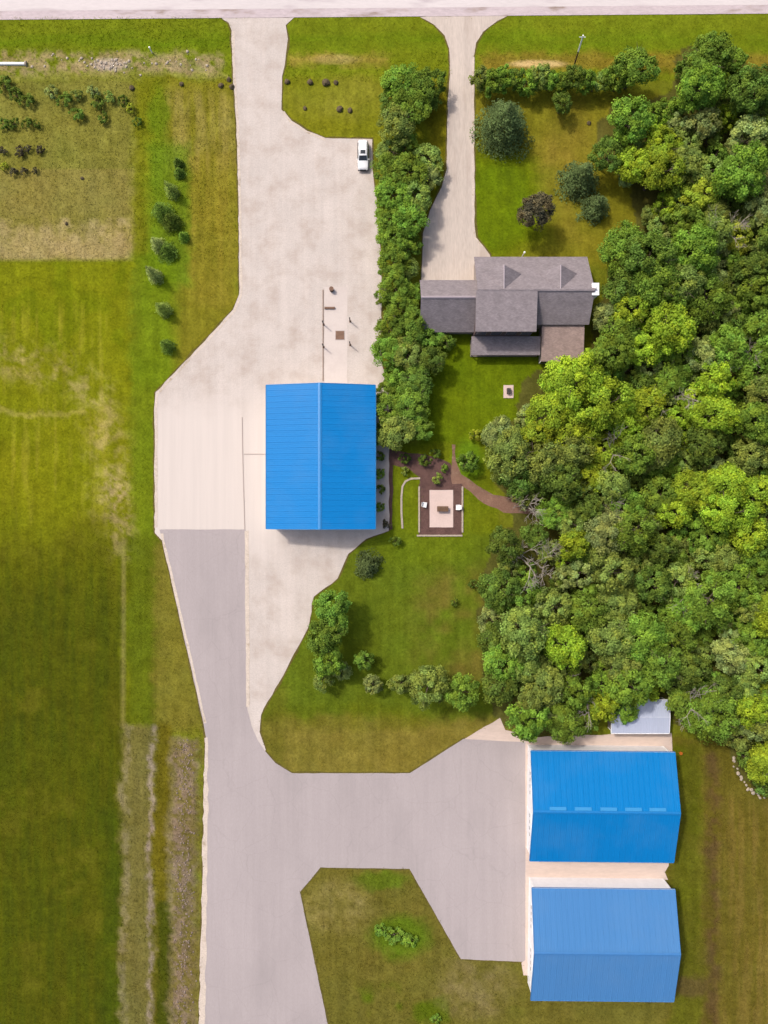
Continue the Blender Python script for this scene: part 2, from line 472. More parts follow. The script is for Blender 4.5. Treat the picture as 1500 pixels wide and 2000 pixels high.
    put(m_rect(wx, wy, 302, 1415, 334, 9e3, 8), (108, 100, 24))
    put(m_rect(wx, wy, 306, 1760, 332, 9e3, 6), (62, 74, 14), 0.8)
    put(m_rect(wx, wy, 334, 1445, 384, 9e3, 12), (140, 122, 98))
    put(m_rect(wx, wy, 334, 1445, 400, 9e3, 10) * sstep(0.42, 0.6, nf), (116, 108, 46), 0.85)
    put(m_rect(wx, wy, 366, 1600, 396, 9e3, 6) * n1, (120, 110, 52), 1.0)
    # house garden
    put(m_rect(wx, wy, 925, 180, 1290, 520, 10), (128, 124, 32))
    put(m_ell(wx, wy, 965, 400, 110, 110), (102, 122, 8), 1.0)
    put(m_ell(wx, wy, 1110, 330, 60, 120) * n1, (140, 124, 46), 0.9)
    put(m_rect(wx, wy, 820, 640, 1080, 870, 10), (104, 122, 14))
    put(m_rect(wx, wy, 755, 865, 970, 1060, 6), (110, 122, 20))
    put(m_ell(wx, wy, 910, 900, 30, 40), (104, 140, 26), 0.8)
    # south garden
    put(m_rect(wx, wy, 500, 1045, 990, 1520, 8), (99, 114, 26))
    put(m_ell(wx, wy, 900, 1230, 90, 130) * sstep(0.2, 0.6, n1), (122, 110, 48), 0.8)
    put(m_ell(wx, wy, 830, 1050, 110, 60), (106, 122, 20), 0.7)
    put(m_rect(wx, wy, 500, 1400, 1000, 1520, 14), (132, 118, 50), 0.85)
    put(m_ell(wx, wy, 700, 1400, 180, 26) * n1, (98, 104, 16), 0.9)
    put(m_rect(wx, wy, 500, 1340, 560, 1520, 10), (104, 104, 30), 0.5)
    # south field and the island
    put(m_rect(wx, wy, 520, 1680, 9e3, 9e3, 6), (112, 106, 42))
    put(m_ell(wx, wy, 745, 1722, 55, 18), (92, 114, 22), 0.8)
    put(m_ell(wx, wy, 780, 1830, 60, 40), (88, 118, 18), 0.8)
    put(m_ell(wx, wy, 660, 1770, 70, 50) * n2, (146, 134, 76), 0.9)
    put(m_ell(wx, wy, 820, 1960, 180, 40) * sstep(0.45, 0.65, n1), (86, 106, 14), 0.9)
    put(m_ell(wx, wy, 930, 1930, 70, 60) * n2, (140, 124, 80), 0.8)
    put(m_rect(wx, wy, 1300, 1440, 9e3, 9e3, 8), (106, 98, 34))
    put(m_rect(wx, wy, 1310, 1450, 1372, 9e3, 10) * n1, (92, 104, 16), 1.0)
    put(m_line(wx, py, [(1394, 1480), (1390, 2200)], 12, 9) * sstep(0.2, 0.6, n2), (96, 76, 44), 0.85)
    put(m_rect(wx, wy, 1410, 1560, 9e3, 9e3, 20) * sstep(0.4, 0.65, vs), (122, 106, 48), 0.7)
    put(m_ell(wx, wy, 1340, 1925, 50, 22), (104, 82, 54), 0.6)
    # leaf litter of the wood
    put(in_poly(wx, wy, WOOD).astype(float), (92, 90, 42), 0.9)
    k = (0.80 + 0.34 * n2 + 0.12 * (vnoise(px, py, 6, 77) - 0.5)) * (0.84 + 0.18 * vs + 0.22 * np.where(py > 160, fs, hs) - 0.03)
    c *= k[..., None]
    c[..., 0] *= 1 + 0.14 * (n1 - 0.5)
    c[..., 2] *= 1 + 0.3 * (n2 - 0.5)
    return np.clip(c, 0.003, 0.8)

def grid_axis(lo, hi, step, far):
    a = np.arange(lo, hi + step, step, dtype=float)
    out = np.array([60, 160, 400, 900, 2000, 5000, 12000, far], float)
    return np.concatenate([lo - out[::-1], a, a[-1] + out])
gx = grid_axis(-80, 1580, 4, 32000); gy = grid_axis(-80, 2080, 4, 32000)
GX, GY = np.meshgrid(gx, gy, indexing='ij')
GC = ground_colour(GX, GY)
nx, ny = GX.shape
verts = np.stack([(GX - 750) * S, (1000 - GY) * S, np.zeros_like(GX)], -1).reshape(-1, 3)
idx = np.arange(nx * ny).reshape(nx, ny)
quads = np.stack([idx[:-1, :-1], idx[:-1, 1:], idx[1:, 1:], idx[1:, :-1]], -1).reshape(-1, 4)

def np_mesh(name, verts, faces, mat, tint=None):
    me = bpy.data.meshes.new(name)
    nv, (nf, k) = len(verts), faces.shape
    me.vertices.add(nv); me.vertices.foreach_set('co', np.ascontiguousarray(verts, np.float32).ravel())
    me.loops.add(nf * k); me.loops.foreach_set('vertex_index', np.ascontiguousarray(faces, np.int32).ravel())
    me.polygons.add(nf); me.polygons.foreach_set('loop_start', np.arange(0, nf * k, k, dtype=np.int32))
    me.materials.append(mat)
    if tint is not None:
        a = me.attributes.new('tint', 'FLOAT_COLOR', 'POINT')
        col = np.ones((nv, 4), np.float32); col[:, :3] = tint
        a.data.foreach_set('color', col.ravel())
    me.update(calc_edges=True)
    return me

ground = link('ground', np_mesh('ground', verts, quads, M['ground'], GC.reshape(-1, 3)))
tag(ground, kind='structure')

# ------------------------------------------------------------------ roads, yards and paths
rnd = random.Random(3)
def ragged(pts, step=1.2, amp=0.07, closed=True):
    out = []
    n = len(pts)
    for i in range(n):
        a, b = Vector(pts[i]), Vector(pts[(i + 1) % n])
        k = max(1, int((b - a).length / step))
        k = min(k, 200)
        for j in range(k):
            p = a.lerp(b, j / k)
            out.append((p.x + rnd.uniform(-amp, amp), p.y + rnd.uniform(-amp, amp)))
    return out

PAVED = []
def sheet(name, pxpts, z, mat, amp=0.07, mask=True):
    pts = ragged([W(*p) for p in pxpts], amp=amp) if amp else [W(*p) for p in pxpts]
    if mask: PAVED.append(list(pxpts))
    bm = bmesh.new()
    top = [bm.verts.new((x, y, z)) for x, y in pts]
    f = bm.faces.new(top)
    f.normal_update()
    if f.normal.z < 0: f.normal_flip()
    bmesh.ops.triangulate(bm, faces=[f])
    me = bpy.data.meshes.new(name); bm.to_mesh(me); bm.free()
    me.materials.append(M[mat])
    o = link(name, me)
    return tag(o, kind='structure')

def grown(pxpts, d):
    """outline pushed outwards by d pixels"""
    n = len(pxpts)
    area = sum(pxpts[i][0] * pxpts[(i + 1) % n][1] - pxpts[(i + 1) % n][0] * pxpts[i][1] for i in range(n))
    sg = 1 if area > 0 else -1
    out = []
    for i in range(n):
        p0, p1, p2 = Vector(pxpts[i - 1]), Vector(pxpts[i]), Vector(pxpts[(i + 1) % n])
        e1, e2 = (p1 - p0).normalized(), (p2 - p1).normalized()
        nrm = Vector((e1.y + e2.y, -e1.x - e2.x))
        nrm = nrm.normalized() if nrm.length > 1e-6 else Vector((e1.y, -e1.x))
        out.append(tuple(p1 + nrm * d * sg))
    return out

LOT = [(430, 34), (446, 44), (452, 60), (455, 150), (462, 250), (466, 400), (468, 575), (456, 604), (438, 624), (304, 767), (302, 800), (302, 1040), (320, 1060), (440, 1380), (480, 1440), (513, 1470), (518, 1464), (508, 1430), (509, 1396),
       (560, 1308), (603, 1222), (612, 1165), (660, 1130), (680, 1082), (716, 1052), (760, 1036), (760, 770), (744, 700), (746, 560), (742, 480), (736, 400), (728, 330), (727, 271), (635, 270), (600, 255),
       (570, 236), (550, 214), (551, 150), (557, 128), (563, 75), (558, 50), (575, 34)]
DRIVE = [(820, 33), (848, 48), (868, 70), (877, 96), (879, 130), (875, 190), (872, 330), (862, 365), (840, 412), (826, 455), (822, 560), (930, 560), (930, 515), (960, 512), (957, 497), (946, 483), (930, 464), (927, 430), (926, 180),
         (925, 110), (930, 84), (944, 62), (972, 40), (990, 31)]
ASPH = [(312, 1034), (480, 1034), (483, 1385), (492, 1420), (503, 1445), (517, 1466), (538, 1490), (570, 1510), (800, 1510), (860, 1472), (905, 1443), (1034, 1450), (1034, 1879), (900, 1873), (800, 1697), (626, 1694), (586, 1742), (640, 2000), (664, 2110), (388, 2110), (392, 1900), (402, 1440), (398, 1415), (372, 1300)]
sheet('dark_edge', grown(LOT, 3), 0.010, 'edgedark', 0.12)  # thin dark outline laid under the rim of each paved area
sheet('dark_edge', grown(DRIVE, 3), 0.014, 'edgedark', 0.12)
sheet('dark_edge', grown(ASPH, 3), 0.018, 'edgedark', 0.12)
sheet('gravel_lot', LOT, 0.030, 'gravel', 0.10)
sheet('driveway', DRIVE, 0.034, 'drive', 0.08)
def apron(mat):
    """paler compacted surface beside the barn, fading into the gravel"""
    t = mat.node_tree; b = t.nodes['Principled BSDF']
    src = b.inputs['Base Color'].links[0].from_socket
    geo = t.nodes.new('ShaderNodeNewGeometry'); sep = t.nodes.new('ShaderNodeSeparateXYZ')
    t.links.new(geo.outputs['Position'], sep.inputs[0])
    wob = t.nodes.new('ShaderNodeMath'); wob.operation = 'MULTIPLY_ADD'; wob.inputs[1].default_value = 7.0
    t.links.new(noise(t, geo.outputs['Position'], 0.35, 6, 0.65), wob.inputs[0]); t.links.new(sep.outputs['Y'], wob.inputs[2])
    def band(sock, a, b_):
        m = t.nodes.new('ShaderNodeMapRange'); m.interpolation_type = 'SMOOTHSTEP'
        m.inputs['From Min'].default_value = a; m.inputs['From Max'].default_value = b_
        t.links.new(sock, m.inputs['Value']); return m.outputs[0]
    def mul(p, q):
        m = t.nodes.new('ShaderNodeMath'); m.operation = 'MULTIPLY'; t.links.new(p, m.inputs[0]); t.links.new(q, m.inputs[1]); return m.outputs[0]
    k = mul(band(wob.outputs[0], W(0, 740)[1] + 3.5, W(0, 830)[1] + 3.5), band(wob.outputs[0], W(0, 1130)[1] + 3.5, W(0, 1030)[1] + 3.5))
    k = mul(k, band(sep.outputs['X'], W(590, 0)[0], W(520, 0)[0]))
    t.links.new(mixc(t, src, seen(238, 226, 217), k), b.inputs['Base Color'])
apron(M['gravel'])
sheet('gravel_apron', [(905, 1444), (975, 1403), (986, 1425), (1040, 1440), (1200, 1433), (1312, 1432), (1312, 1475), (1034, 1475), (1034, 1455)], 0.036, 'peach', 0.15)
sheet('asphalt_yard', ASPH, 0.046, 'asphalt', 0.03)
sheet('concrete_strip', [(1026, 1440), (1046, 1440), (1046, 1905), (1022, 1905), (1018, 1880), (1026, 1875)], 0.052, 'peach', 0.03)
sheet('concrete_alley', [(1046, 1640), (1306, 1640), (1306, 1690), (1298, 1704), (1304, 1718), (1046, 1718)], 0.056, 'peach', 0.06)
sheet('gravel_shoulder', [(386, 2110), (391, 1900), (397, 1600), (400, 1440), (406, 1440), (406, 1600), (402, 1900), (399, 2110)], 0.054, 'edgegravel', 0.16)
sheet('gravel_shoulder', [(478, 1036), (486, 1036), (488, 1380), (481, 1380)], 0.052, 'edgegravel', 0.08)
def ribbon(name, pts, w, z, mat):
    left, right = [], []
    for i, p in enumerate(pts):
        a, b = Vector(pts[max(i - 1, 0)]), Vector(pts[min(i + 1, len(pts) - 1)])
        d = (b - a).normalized(); n = Vector((-d.y, d.x)) * w / 2
        left.append(tuple(Vector(p) + n)); right.append(tuple(Vector(p) - n))
    return sheet(name, left + right[::-1], z, mat, 0.07)
ribbon('gravel_border', [(455, 62), (458, 150), (465, 250), (469, 400), (471, 576), (459, 606), (441, 627), (307, 769), (305, 800), (305, 1030)], 5, 0.050, 'edgegravel')
ribbon('gravel_border', [(316, 1042), (376, 1300), (401, 1412)], 5, 0.058, 'edgegravel')
ribbon('gravel_border', [(924, 112), (924, 430), (927, 463), (943, 482)], 4, 0.048, 'edgegravel')
ribbon('gravel_border', [(635, 273), (600, 258), (568, 239), (553, 218)], 4, 0.049, 'edgegravel')
# public road along the top: shoulder, carriageway, edge line
def road_band(name, d0, d1, z, mat):
    mb = MB()
    f = lambda x: 38 - 12 * x / 1500 - 0
    xs = [-30000, -2000, 0, 300, 600, 900, 1200, 1500, 3500, 32000]
    base = lambda x: 38 - 12 * min(max(x, -2000), 3500) / 1500
    for a, b in zip(xs[:-1], xs[1:]):
        mb.poly([W3(a, base(a) - d0)[:2] + (z,), W3(b, base(b) - d0)[:2] + (z,), W3(b, base(b) - d1)[:2] + (z,), W3(a, base(a) - d1)[:2] + (z,)])
    return tag(mb.build(name, M[mat]), kind='structure')
road_band('road_shoulder', -1, 150, 0.060, 'shoulder')
road_band('road', 16, 112, 0.066, 'road')
mline = paint('white_road_paint', (0.8, 0.8, 0.78), 0.6)
M['roadpaint'] = mline
road_band('centre_line', 62, 63.4, 0.070, 'roadpaint')

def wear(mat, ruts, stain, crack=0.0):
    """wheel ruts along the drive, small oil and damp stains, hairline cracks"""
    t = mat.node_tree; b = t.nodes['Principled BSDF']
    c = b.inputs['Base Color'].links[0].from_socket
    geo = t.nodes.new('ShaderNodeNewGeometry')
    def mp(sc):
        m = t.nodes.new('ShaderNodeMapping'); m.inputs['Scale'].default_value = sc
        t.links.new(geo.outputs['Position'], m.inputs[0]); return m.outputs[0]
    r = noise(t, mp((1.1, 0.035, 1)), 1.0, 4, 0.6)
    c = mixc(t, c, ramp(t, r, [(0.38, grey(1 - ruts)), (0.62, grey(1 + ruts * 0.6))]), 1.0, 'MULTIPLY')
    q = noise(t, mp((0.9, 0.9, 1)), 1.0, 5, 0.7)
    c = mixc(t, c, ramp(t, q, [(0.66, grey(1)), (0.76, grey(1 - stain))]), 1.0, 'MULTIPLY')
    if crack:
        v = t.nodes.new('ShaderNodeTexVoronoi'); v.feature = 'DISTANCE_TO_EDGE'; v.inputs['Scale'].default_value = 0.16
        wv = t.nodes.new('ShaderNodeVectorMath'); wv.operation = 'ADD'
        nz = t.nodes.new('ShaderNodeTexNoise'); nz.inputs['Scale'].default_value = 0.5; nz.inputs['Detail'].default_value = 5
        t.links.new(geo.outputs['Position'], nz.inputs['Vector']); t.links.new(geo.outputs['Position'], wv.inputs[0]); t.links.new(nz.outputs['Color'], wv.inputs[1])
        t.links.new(wv.outputs[0], v.inputs['Vector'])
        c = mixc(t, c, ramp(t, v.outputs['Distance'], [(0.0, grey(1 - crack)), (0.012, grey(1))]), 1.0, 'MULTIPLY')
    t.links.new(c, b.inputs['Base Color'])
wear(M['gravel'], 0.035, 0.18)
wear(M['asphalt'], 0.028, 0.06, 0.07)
wear(M['drive'], 0.05, 0.10)

# garden paths and beds beside the blue barn
sheet('mulch_bed', [(738, 868), (766, 872), (768, 912), (766, 1032), (744, 1040), (738, 1036)], 0.012, 'mulch', 0.12)
sheet('mulch_bed', [(766, 880), (800, 884), (850, 893), (880, 905), (888, 925), (882, 952), (838, 955), (822, 950), (820, 932), (798, 914), (768, 908)], 0.016, 'mulch', 0.12)
sheet('path', [(882, 868), (888, 870), (890, 900), (900, 925), (930, 948), (965, 966), (1040, 985), (1045, 1004), (985, 1000), (945, 985), (920, 962), (895, 946), (884, 950), (880, 930), (882, 905)], 0.022, 'path', 0.15)
sheet('mulch_bed', [(818, 945), (903, 945), (903, 1048), (818, 1048)], 0.026, 'mulch', 0.05)
sheet('patio', [(839, 957), (885, 957), (885, 1030), (839, 1030)], 0.040, 'slab', 0.02)

# ------------------------------------------------------------------ blue steel barns
def panel_mesh(name, w, L, mat):
    """one roof sheet: pan with a high rib at each side and two low ribs between; local x along the eave, y up the slope"""
    prof = [(0.002, 0.03), (0.025, 0.03), (0.05, 0.0)]
    for c in (w / 3, 2 * w / 3): prof += [(c - 0.035, 0.0), (c - 0.012, 0.012), (c + 0.012, 0.012), (c + 0.035, 0.0)]
    prof += [(w - 0.05, 0.0), (w - 0.025, 0.03), (w - 0.002, 0.03)]
    mb = MB()
    n = len(prof)
    pts = [(x, 0, z + 0.012) for x, z in prof] + [(x, L, z + 0.012) for x, z in prof] + [(0.002, 0, 0), (w - 0.002, 0, 0), (0.002, L, 0), (w - 0.002, L, 0)]
    fs = [(i, i + 1, n + i + 1, n + i) for i in range(n - 1)]
    fs += [(2 * n, 2 * n + 2, 2 * n + 3, 2 * n + 1), (0, n, 2 * n + 2, 2 * n), (n - 1, 2 * n + 1, 2 * n + 3, 2 * n - 1)]
    fs += [tuple([2 * n, 2 * n + 1] + list(range(n - 1, -1, -1))), tuple([2 * n + 3, 2 * n + 2] + list(range(n, 2 * n)))]
    mb.solid(pts, fs)
    return mb.mesh(name, mat)

def barn(name, label, cat, x0, x1, y0, y1, axis, ze, zr, roof_m, cap_m, over=0.30, doors=(), skylights=(), wall_m='siding', pw=0.92, cap=True, rz=0.0):
    """x0..y1 is the roof outline in plan; doors: (side, centre along wall 0..1, width, height, kind)"""
    cx, cy = (x0 + x1) / 2, (y0 + y1) / 2
    root = empty(name, (cx, cy, 0), label, cat, rz=rz)
    if axis == 'x': hu, hv, T = (x1 - x0) / 2, (y1 - y0) / 2, lambda u, v, z: (u, v, z)
    else: hu, hv, T = (y1 - y0) / 2, (x1 - x0) / 2, lambda u, v, z: (-v, u, z)
    pitch = math.atan2(zr - ze, hv)
    wu, wv = hu - over, hv - over
    zw = ze + over * math.tan(pitch) - 0.16          # wall plate under the roof deck
    zk = zr - 0.16 - 0.02
    # walls
    mb = MB()
    A = [(-wu, -wv, 0), (-wu, wv, 0), (-wu, wv, zw), (-wu, 0, zk), (-wu, -wv, zw)]
    B = [(wu, y, z) for _, y, z in A]
    mb.solid([T(*p) for p in A + B], [(0, 1, 2, 3, 4), (9, 8, 7, 6, 5), (0, 5, 6, 1), (1, 6, 7, 2), (2, 7, 8, 3), (3, 8, 9, 4), (4, 9, 5, 0)])
    wall = mb.build('wall', M[wall_m], root)
    # corner trim
    for su in (-1, 1):
        for sv in (-1, 1):
            mb = MB()
            a, b = sorted((su * (wu - 0.12), su * (wu + 0.025))), sorted((sv * (wv - 0.12), sv * (wv + 0.025)))
            p = [T(a[0], b[0], 0), T(a[1], b[1], 0)]
            mb.box(min(p[0][0], p[1][0]), max(p[0][0], p[1][0]), min(p[0][1], p[1][1]), max(p[0][1], p[1][1]), 0.02, zw - 0.03)
            mb.build('corner_trim', M['trim'], wall)
    # deck: two thin slabs under the sheets
    mb = MB()
    d = 0.04
    for sv in (-1, 1):
        q = [(-hu, sv * hv, ze - d), (hu, sv * hv, ze - d), (hu, 0, zr - d), (-hu, 0, zr - d)]
        if sv > 0: q = q[::-1]
        mb.slab([T(*p) for p in q], 0.10)
    roof = mb.build('roof', M['trim'], root)
    L = math.hypot(hv, zr - ze)
    n = max(1, round(2 * hu / pw)); w = 2 * hu / n
    me = panel_mesh(name + '_roof_panel', w, L - 0.02, M[roof_m])
    for sv in (-1, 1):
        for i in range(n):
            o = link('roof_panel', me, roof)
            eu, ev, en = Vector(T(1, 0, 0)), Vector(T(0, -sv * math.cos(pitch), math.sin(pitch))), None
            if sv > 0: eu = -eu
            en = eu.cross(ev)
            u0 = -hu + i * w if sv < 0 else hu - i * w
            org = Vector(T(u0, sv * hv, ze)) + en * (-0.03)
            mt = Matrix((eu, ev, en)).transposed().to_4x4(); mt.translation = org
            o.matrix_local = mt
    # ridge cap
    if cap:
        mb = MB(); cw = 0.28
        for sv in (-1, 1):
            q = [(-hu - 0.01, sv * cw, zr - cw * math.tan(pitch) + 0.05), (hu + 0.01, sv * cw, zr - cw * math.tan(pitch) + 0.05), (hu + 0.01, 0, zr + 0.06), (-hu - 0.01, 0, zr + 0.06)]
            if sv > 0: q = q[::-1]
            mb.slab([T(*p) for p in q], 0.012)
        mb.build('ridge_cap', M[cap_m], roof)
    # rake boards at the gables, gutters along the eaves
    for su in (-1, 1):
        for sv in (-1, 1):
            mb = MB()
            u_a, u_b = sorted((su * (hu + 0.004), su * (hu + 0.07)))
            top = [(u_a, sv * (hv + 0.02), ze + 0.03), (u_b, sv * (hv + 0.02), ze + 0.03), (u_b, 0, zr + 0.045), (u_a, 0, zr + 0.045)]
            if sv > 0: top = top[::-1]
            mb.slab([T(*p) for p in top], 0.24)
            mb.build('rake_trim', M[cap_m], roof)
    for sv in (-1, 1):
        mb = MB()
        v_a, v_b = sorted((sv * (hv + 0.006), sv * (hv + 0.11)))
        pr = [(v_a, ze - 0.15), (v_b, ze - 0.12), (v_b, ze - 0.02), (v_b - 0.02, ze - 0.02), (v_a, ze - 0.10)] if sv > 0 else [(v_b, ze - 0.15), (v_a, ze - 0.12), (v_a, ze - 0.02), (v_a + 0.02, ze - 0.02), (v_b, ze - 0.10)]
        k = len(pr)
        mb.solid([T(-hu, v, z) for v, z in pr] + [T(hu, v, z) for v, z in pr], [tuple(range(k)), tuple(range(2 * k - 1, k - 1, -1))] + [(i, (i + 1) % k, k + (i + 1) % k, k + i) for i in range(k)])
        mb.build('gutter', M[cap_m], roof)
        for su in (-1, 1):
            mb = MB(); p = T(su * (wu - 0.25), sv * (wv + 0.05), 0)
            mb.bar((p[0], p[1], 0.15), (p[0], p[1], ze - 0.14), 0.045, n=6)
            mb.build('downpipe', M['trim'], wall)
    # skylight panels lying on a slope: (side, u0, u1, slope distance a..b from ridge)
    for sv, ua, ub, a, b in skylights:
        mb = MB()
        P = lambda u, s, h: T(u, sv * (s * math.cos(pitch)), zr - s * math.sin(pitch) + h)
        q = [P(ua, b, 0.09), P(ub, b, 0.09), P(ub, a, 0.09), P(ua, a, 0.09)]
        if sv > 0: q = q[::-1]
        mb.slab(q, 0.07)
        sk = mb.build('skylight', M['skylight'], roof)
    # doors and windows
    for side, c, dw, dh, kind in doors:
        # side: 'u-','u+' gable ends, 'v-','v+' long walls
        sgn = -1 if side[1] == '-' else 1
        if side[0] == 'u':
            mid = -wv + 2 * wv * c
            Q = lambda a, z, o: T(sgn * (wu + o), mid + a, z)
        else:
            mid = -wu + 2 * wu * c
            Q = lambda a, z, o: T(mid + a, sgn * (wv + o), z)
        def brick(name, a0, a1, z0, z1, o0, o1, m, par):
            mb = MB()
            p, q = Q(a0, z0, o0), Q(a1, z1, o1)
            mb.box(min(p[0], q[0]), max(p[0], q[0]), min(p[1], q[1]), max(p[1], q[1]), z0, z1)
            return mb.build(name, M[m], par)
        if kind == 'overhead':
            fr = brick('door', -dw / 2 - 0.12, dw / 2 + 0.12, 0.06, dh + 0.12, -0.05, 0.03, 'trim', root)
            k = 5
            for i in range(k):
                z0 = 0.07 + (dh - 0.05) * i / k
                brick('door_section', -dw / 2, dw / 2, z0, z0 + (dh - 0.05) / k - 0.02, 0.0, 0.055, 'door', fr)
            for j in range(4):
                z0 = 0.07 + (dh - 0.05) * 3 / k
                xx = -dw / 2 + dw * (j + 0.5) / 4
                brick('door_window', xx - 0.28, xx + 0.28, z0 + 0.15, z0 + 0.45, 0.0, 0.06, 'glass', fr)
        elif kind == 'door':
            fr = brick('door', -dw / 2, dw / 2, 0.07, dh, -0.03, 0.04, 'door', root)
            brick('handle', dw / 2 - 0.16, dw / 2 - 0.06, 1.0, 1.05, 0.04, 0.09, 'chrome', fr)
        else:
            fr = brick('window', -dw / 2 - 0.08, dw / 2 + 0.08, 1.15, 1.15 + dh, -0.03, 0.03, 'trim', root)
            brick('pane', -dw / 2, -0.03, 1.22, 1.08 + dh, 0.0, 0.035, 'glass', fr)
            brick('pane', 0.03, dw / 2, 1.22, 1.08 + dh, 0.0, 0.035, 'glass', fr)
    return root

def span(pa, pb, z):
    a, b = W(*pa, z), W(*pb, z)
    return min(a[0], b[0]), max(a[0], b[0]), min(a[1], b[1]), max(a[1], b[1])
x0, x1, y0, y1 = span((520, 752), (733, 1033), 5.0)
barn('steel_barn', 'bright blue roofed white barn standing alone beside the gravel lot', 'barn', x0, x1, y0, y1, 'y', 5.0, 6.7, 'blue_a', 'cap_a',
     doors=[('u+', 0.42, 4.8, 3.8, 'overhead'), ('u+', 0.82, 1.0, 2.15, 'door'), ('v+', 0.52, 1.0, 2.15, 'door'), ('v+', 0.25, 1.4, 1.1, 'window'), ('v+', 0.78, 1.4, 1.1, 'window'), ('u-', 0.5, 4.2, 3.6, 'overhead'), ('v-', 0.3, 1.4, 1.1, 'window'), ('v-', 0.7, 1.4, 1.1, 'window')])
x0, x1, y0, y1 = span((1036, 1468), (1317, 1683), 4.0)
hu = (x1 - x0) / 2
sky_u = [((a - 1036) / 290 * 2 * hu - hu, (b - 1036) / 290 * 2 * hu - hu) for a, b in ((1068, 1101), (1118, 1151), (1168, 1201), (1217, 1250), (1265, 1298))]
barn('steel_barn', 'deep blue roofed barn with a row of five skylights below its ridge', 'barn', x0, x1, y0, y1, 'x', 4.0, 6.35, 'blue_b', 'cap_b',
     doors=[('u-', 0.28, 4.2, 3.4, 'overhead'), ('u-', 0.68, 4.2, 3.4, 'overhead'), ('u-', 0.93, 0.95, 2.15, 'door'), ('v-', 0.5, 1.4, 1.1, 'window'), ('u+', 0.5, 1.4, 1.1, 'window')],
     skylights=[(1, a, b, 0.34, 0.85) for a, b in sky_u], rz=R(-0.6))
x0, x1, y0, y1 = span((1038, 1736), (1317, 1955), 4.0)
barn('steel_barn', 'faded pale blue roofed barn with plain ridge south of the skylit barn', 'barn', x0, x1, y0, y1, 'x', 4.0, 6.35, 'blue_c', 'cap_c',
     doors=[('u-', 0.3, 4.2, 3.4, 'overhead'), ('u-', 0.7, 4.2, 3.4, 'overhead'), ('u-', 0.07, 0.95, 2.15, 'door'), ('v-', 0.5, 1.4, 1.1, 'window'), ('u+', 0.5, 1.4, 1.1, 'window')], rz=R(-0.6))
x0, x1, y0, y1 = span((1195, 1368), (1308, 1433), 2.7)
barn('metal_shed', 'small shed with pale blue white metal roof under the wood\'s edge trees', 'shed', x0, x1, y0, y1, 'x', 2.5, 2.8, 'pale_roof', 'trim', over=0.2, cap=False,
     doors=[('v-', 0.5, 2.4, 2.0, 'overhead')], wall_m='greywood')

# ------------------------------------------------------------------ house
hx, hy = W(1035, 585, 3)
H = empty('house', (hx, hy, 0), 'grey mauve shingled house with two gabled roof dormers', 'house')
O = (hx, hy, 0)
def P(px, py, z): return W3(px, py, z)
def sheet_roof(name, quad, parent, m='shingle', t=0.14):
    """a roof plane whose mesh lies flat in local XY, so that shingle courses follow the slope"""
    q = [Vector(p) - Vector(O) for p in quad]
    eu = (q[1] - q[0]).normalized(); en = (q[1] - q[0]).cross(q[-1] - q[0]).normalized(); ev = en.cross(eu)
    mt = Matrix((eu, ev, en)).transposed().to_4x4(); mt.translation = q[0]
    inv = mt.inverted()
    mb = MB(); mb.slab([inv @ p for p in q], t)
    me = mb.mesh(name, M[m])
    o = link(name, me, parent); o.matrix_local = mt
    return o
def hpart(name, m, parent=H):
    return MB(O), name, m, parent
mx0, mx1 = W(926, 0, 3.2)[0], W(1147, 0, 3.2)[0]        # main block plan extents
yN = W(0, 502, 3.2)[1]; yR = W(0, 566, 7.4)[1]; yS = W(0, 634, 4.2)[1]
zN, zR, zS = 3.2, 7.4, 4.2
ov = 0.35
# walls of the main block
mb = MB(O)
wy0, wy1 = yS + ov, yN - ov
zat = lambda y: zN + (zR - zN) * (yN - y) / (yN - yR) if y > yR else zS + (zR - zS) * (y - yS) / (yR - yS)
sec = [(wy1, 0), (wy1, zat(wy1) - 0.2), (yR, zR - 0.22), (wy0, zat(wy0) - 0.2), (wy0, 0)]
k = len(sec)
mb.solid([(mx0 + ov, y, z) for y, z in sec] + [(mx1 - ov, y, z) for y, z in sec], [tuple(range(k)), tuple(range(2 * k - 1, k - 1, -1))] + [(i, (i + 1) % k, k + (i + 1) % k, k + i) for i in range(k)])
wall = mb.build('wall', M['house_siding'], H)
roofN = sheet_roof('roof', [(mx1, yN, zN), (mx0, yN, zN), (mx0, yR, zR), (mx1, yR, zR)], H)
roofS = sheet_roof('roof', [(mx0, yS, zS), (mx1, yS, zS), (mx1, yR, zR), (mx0, yR, zR)], H)
mb = MB(O)
for sg in (1, -1):
    q = [(mx0 - 0.01, yR - sg * 0.0, zR + 0.06), (mx0 - 0.01, yR + sg * 0.2, zR - 0.02), (mx1 + 0.01, yR + sg * 0.2, zR - 0.02), (mx1 + 0.01, yR, zR + 0.06)]
    mb.slab(q if sg > 0 else q[::-1], 0.03)
mb.build('ridge_cap', M['shingle'], H)
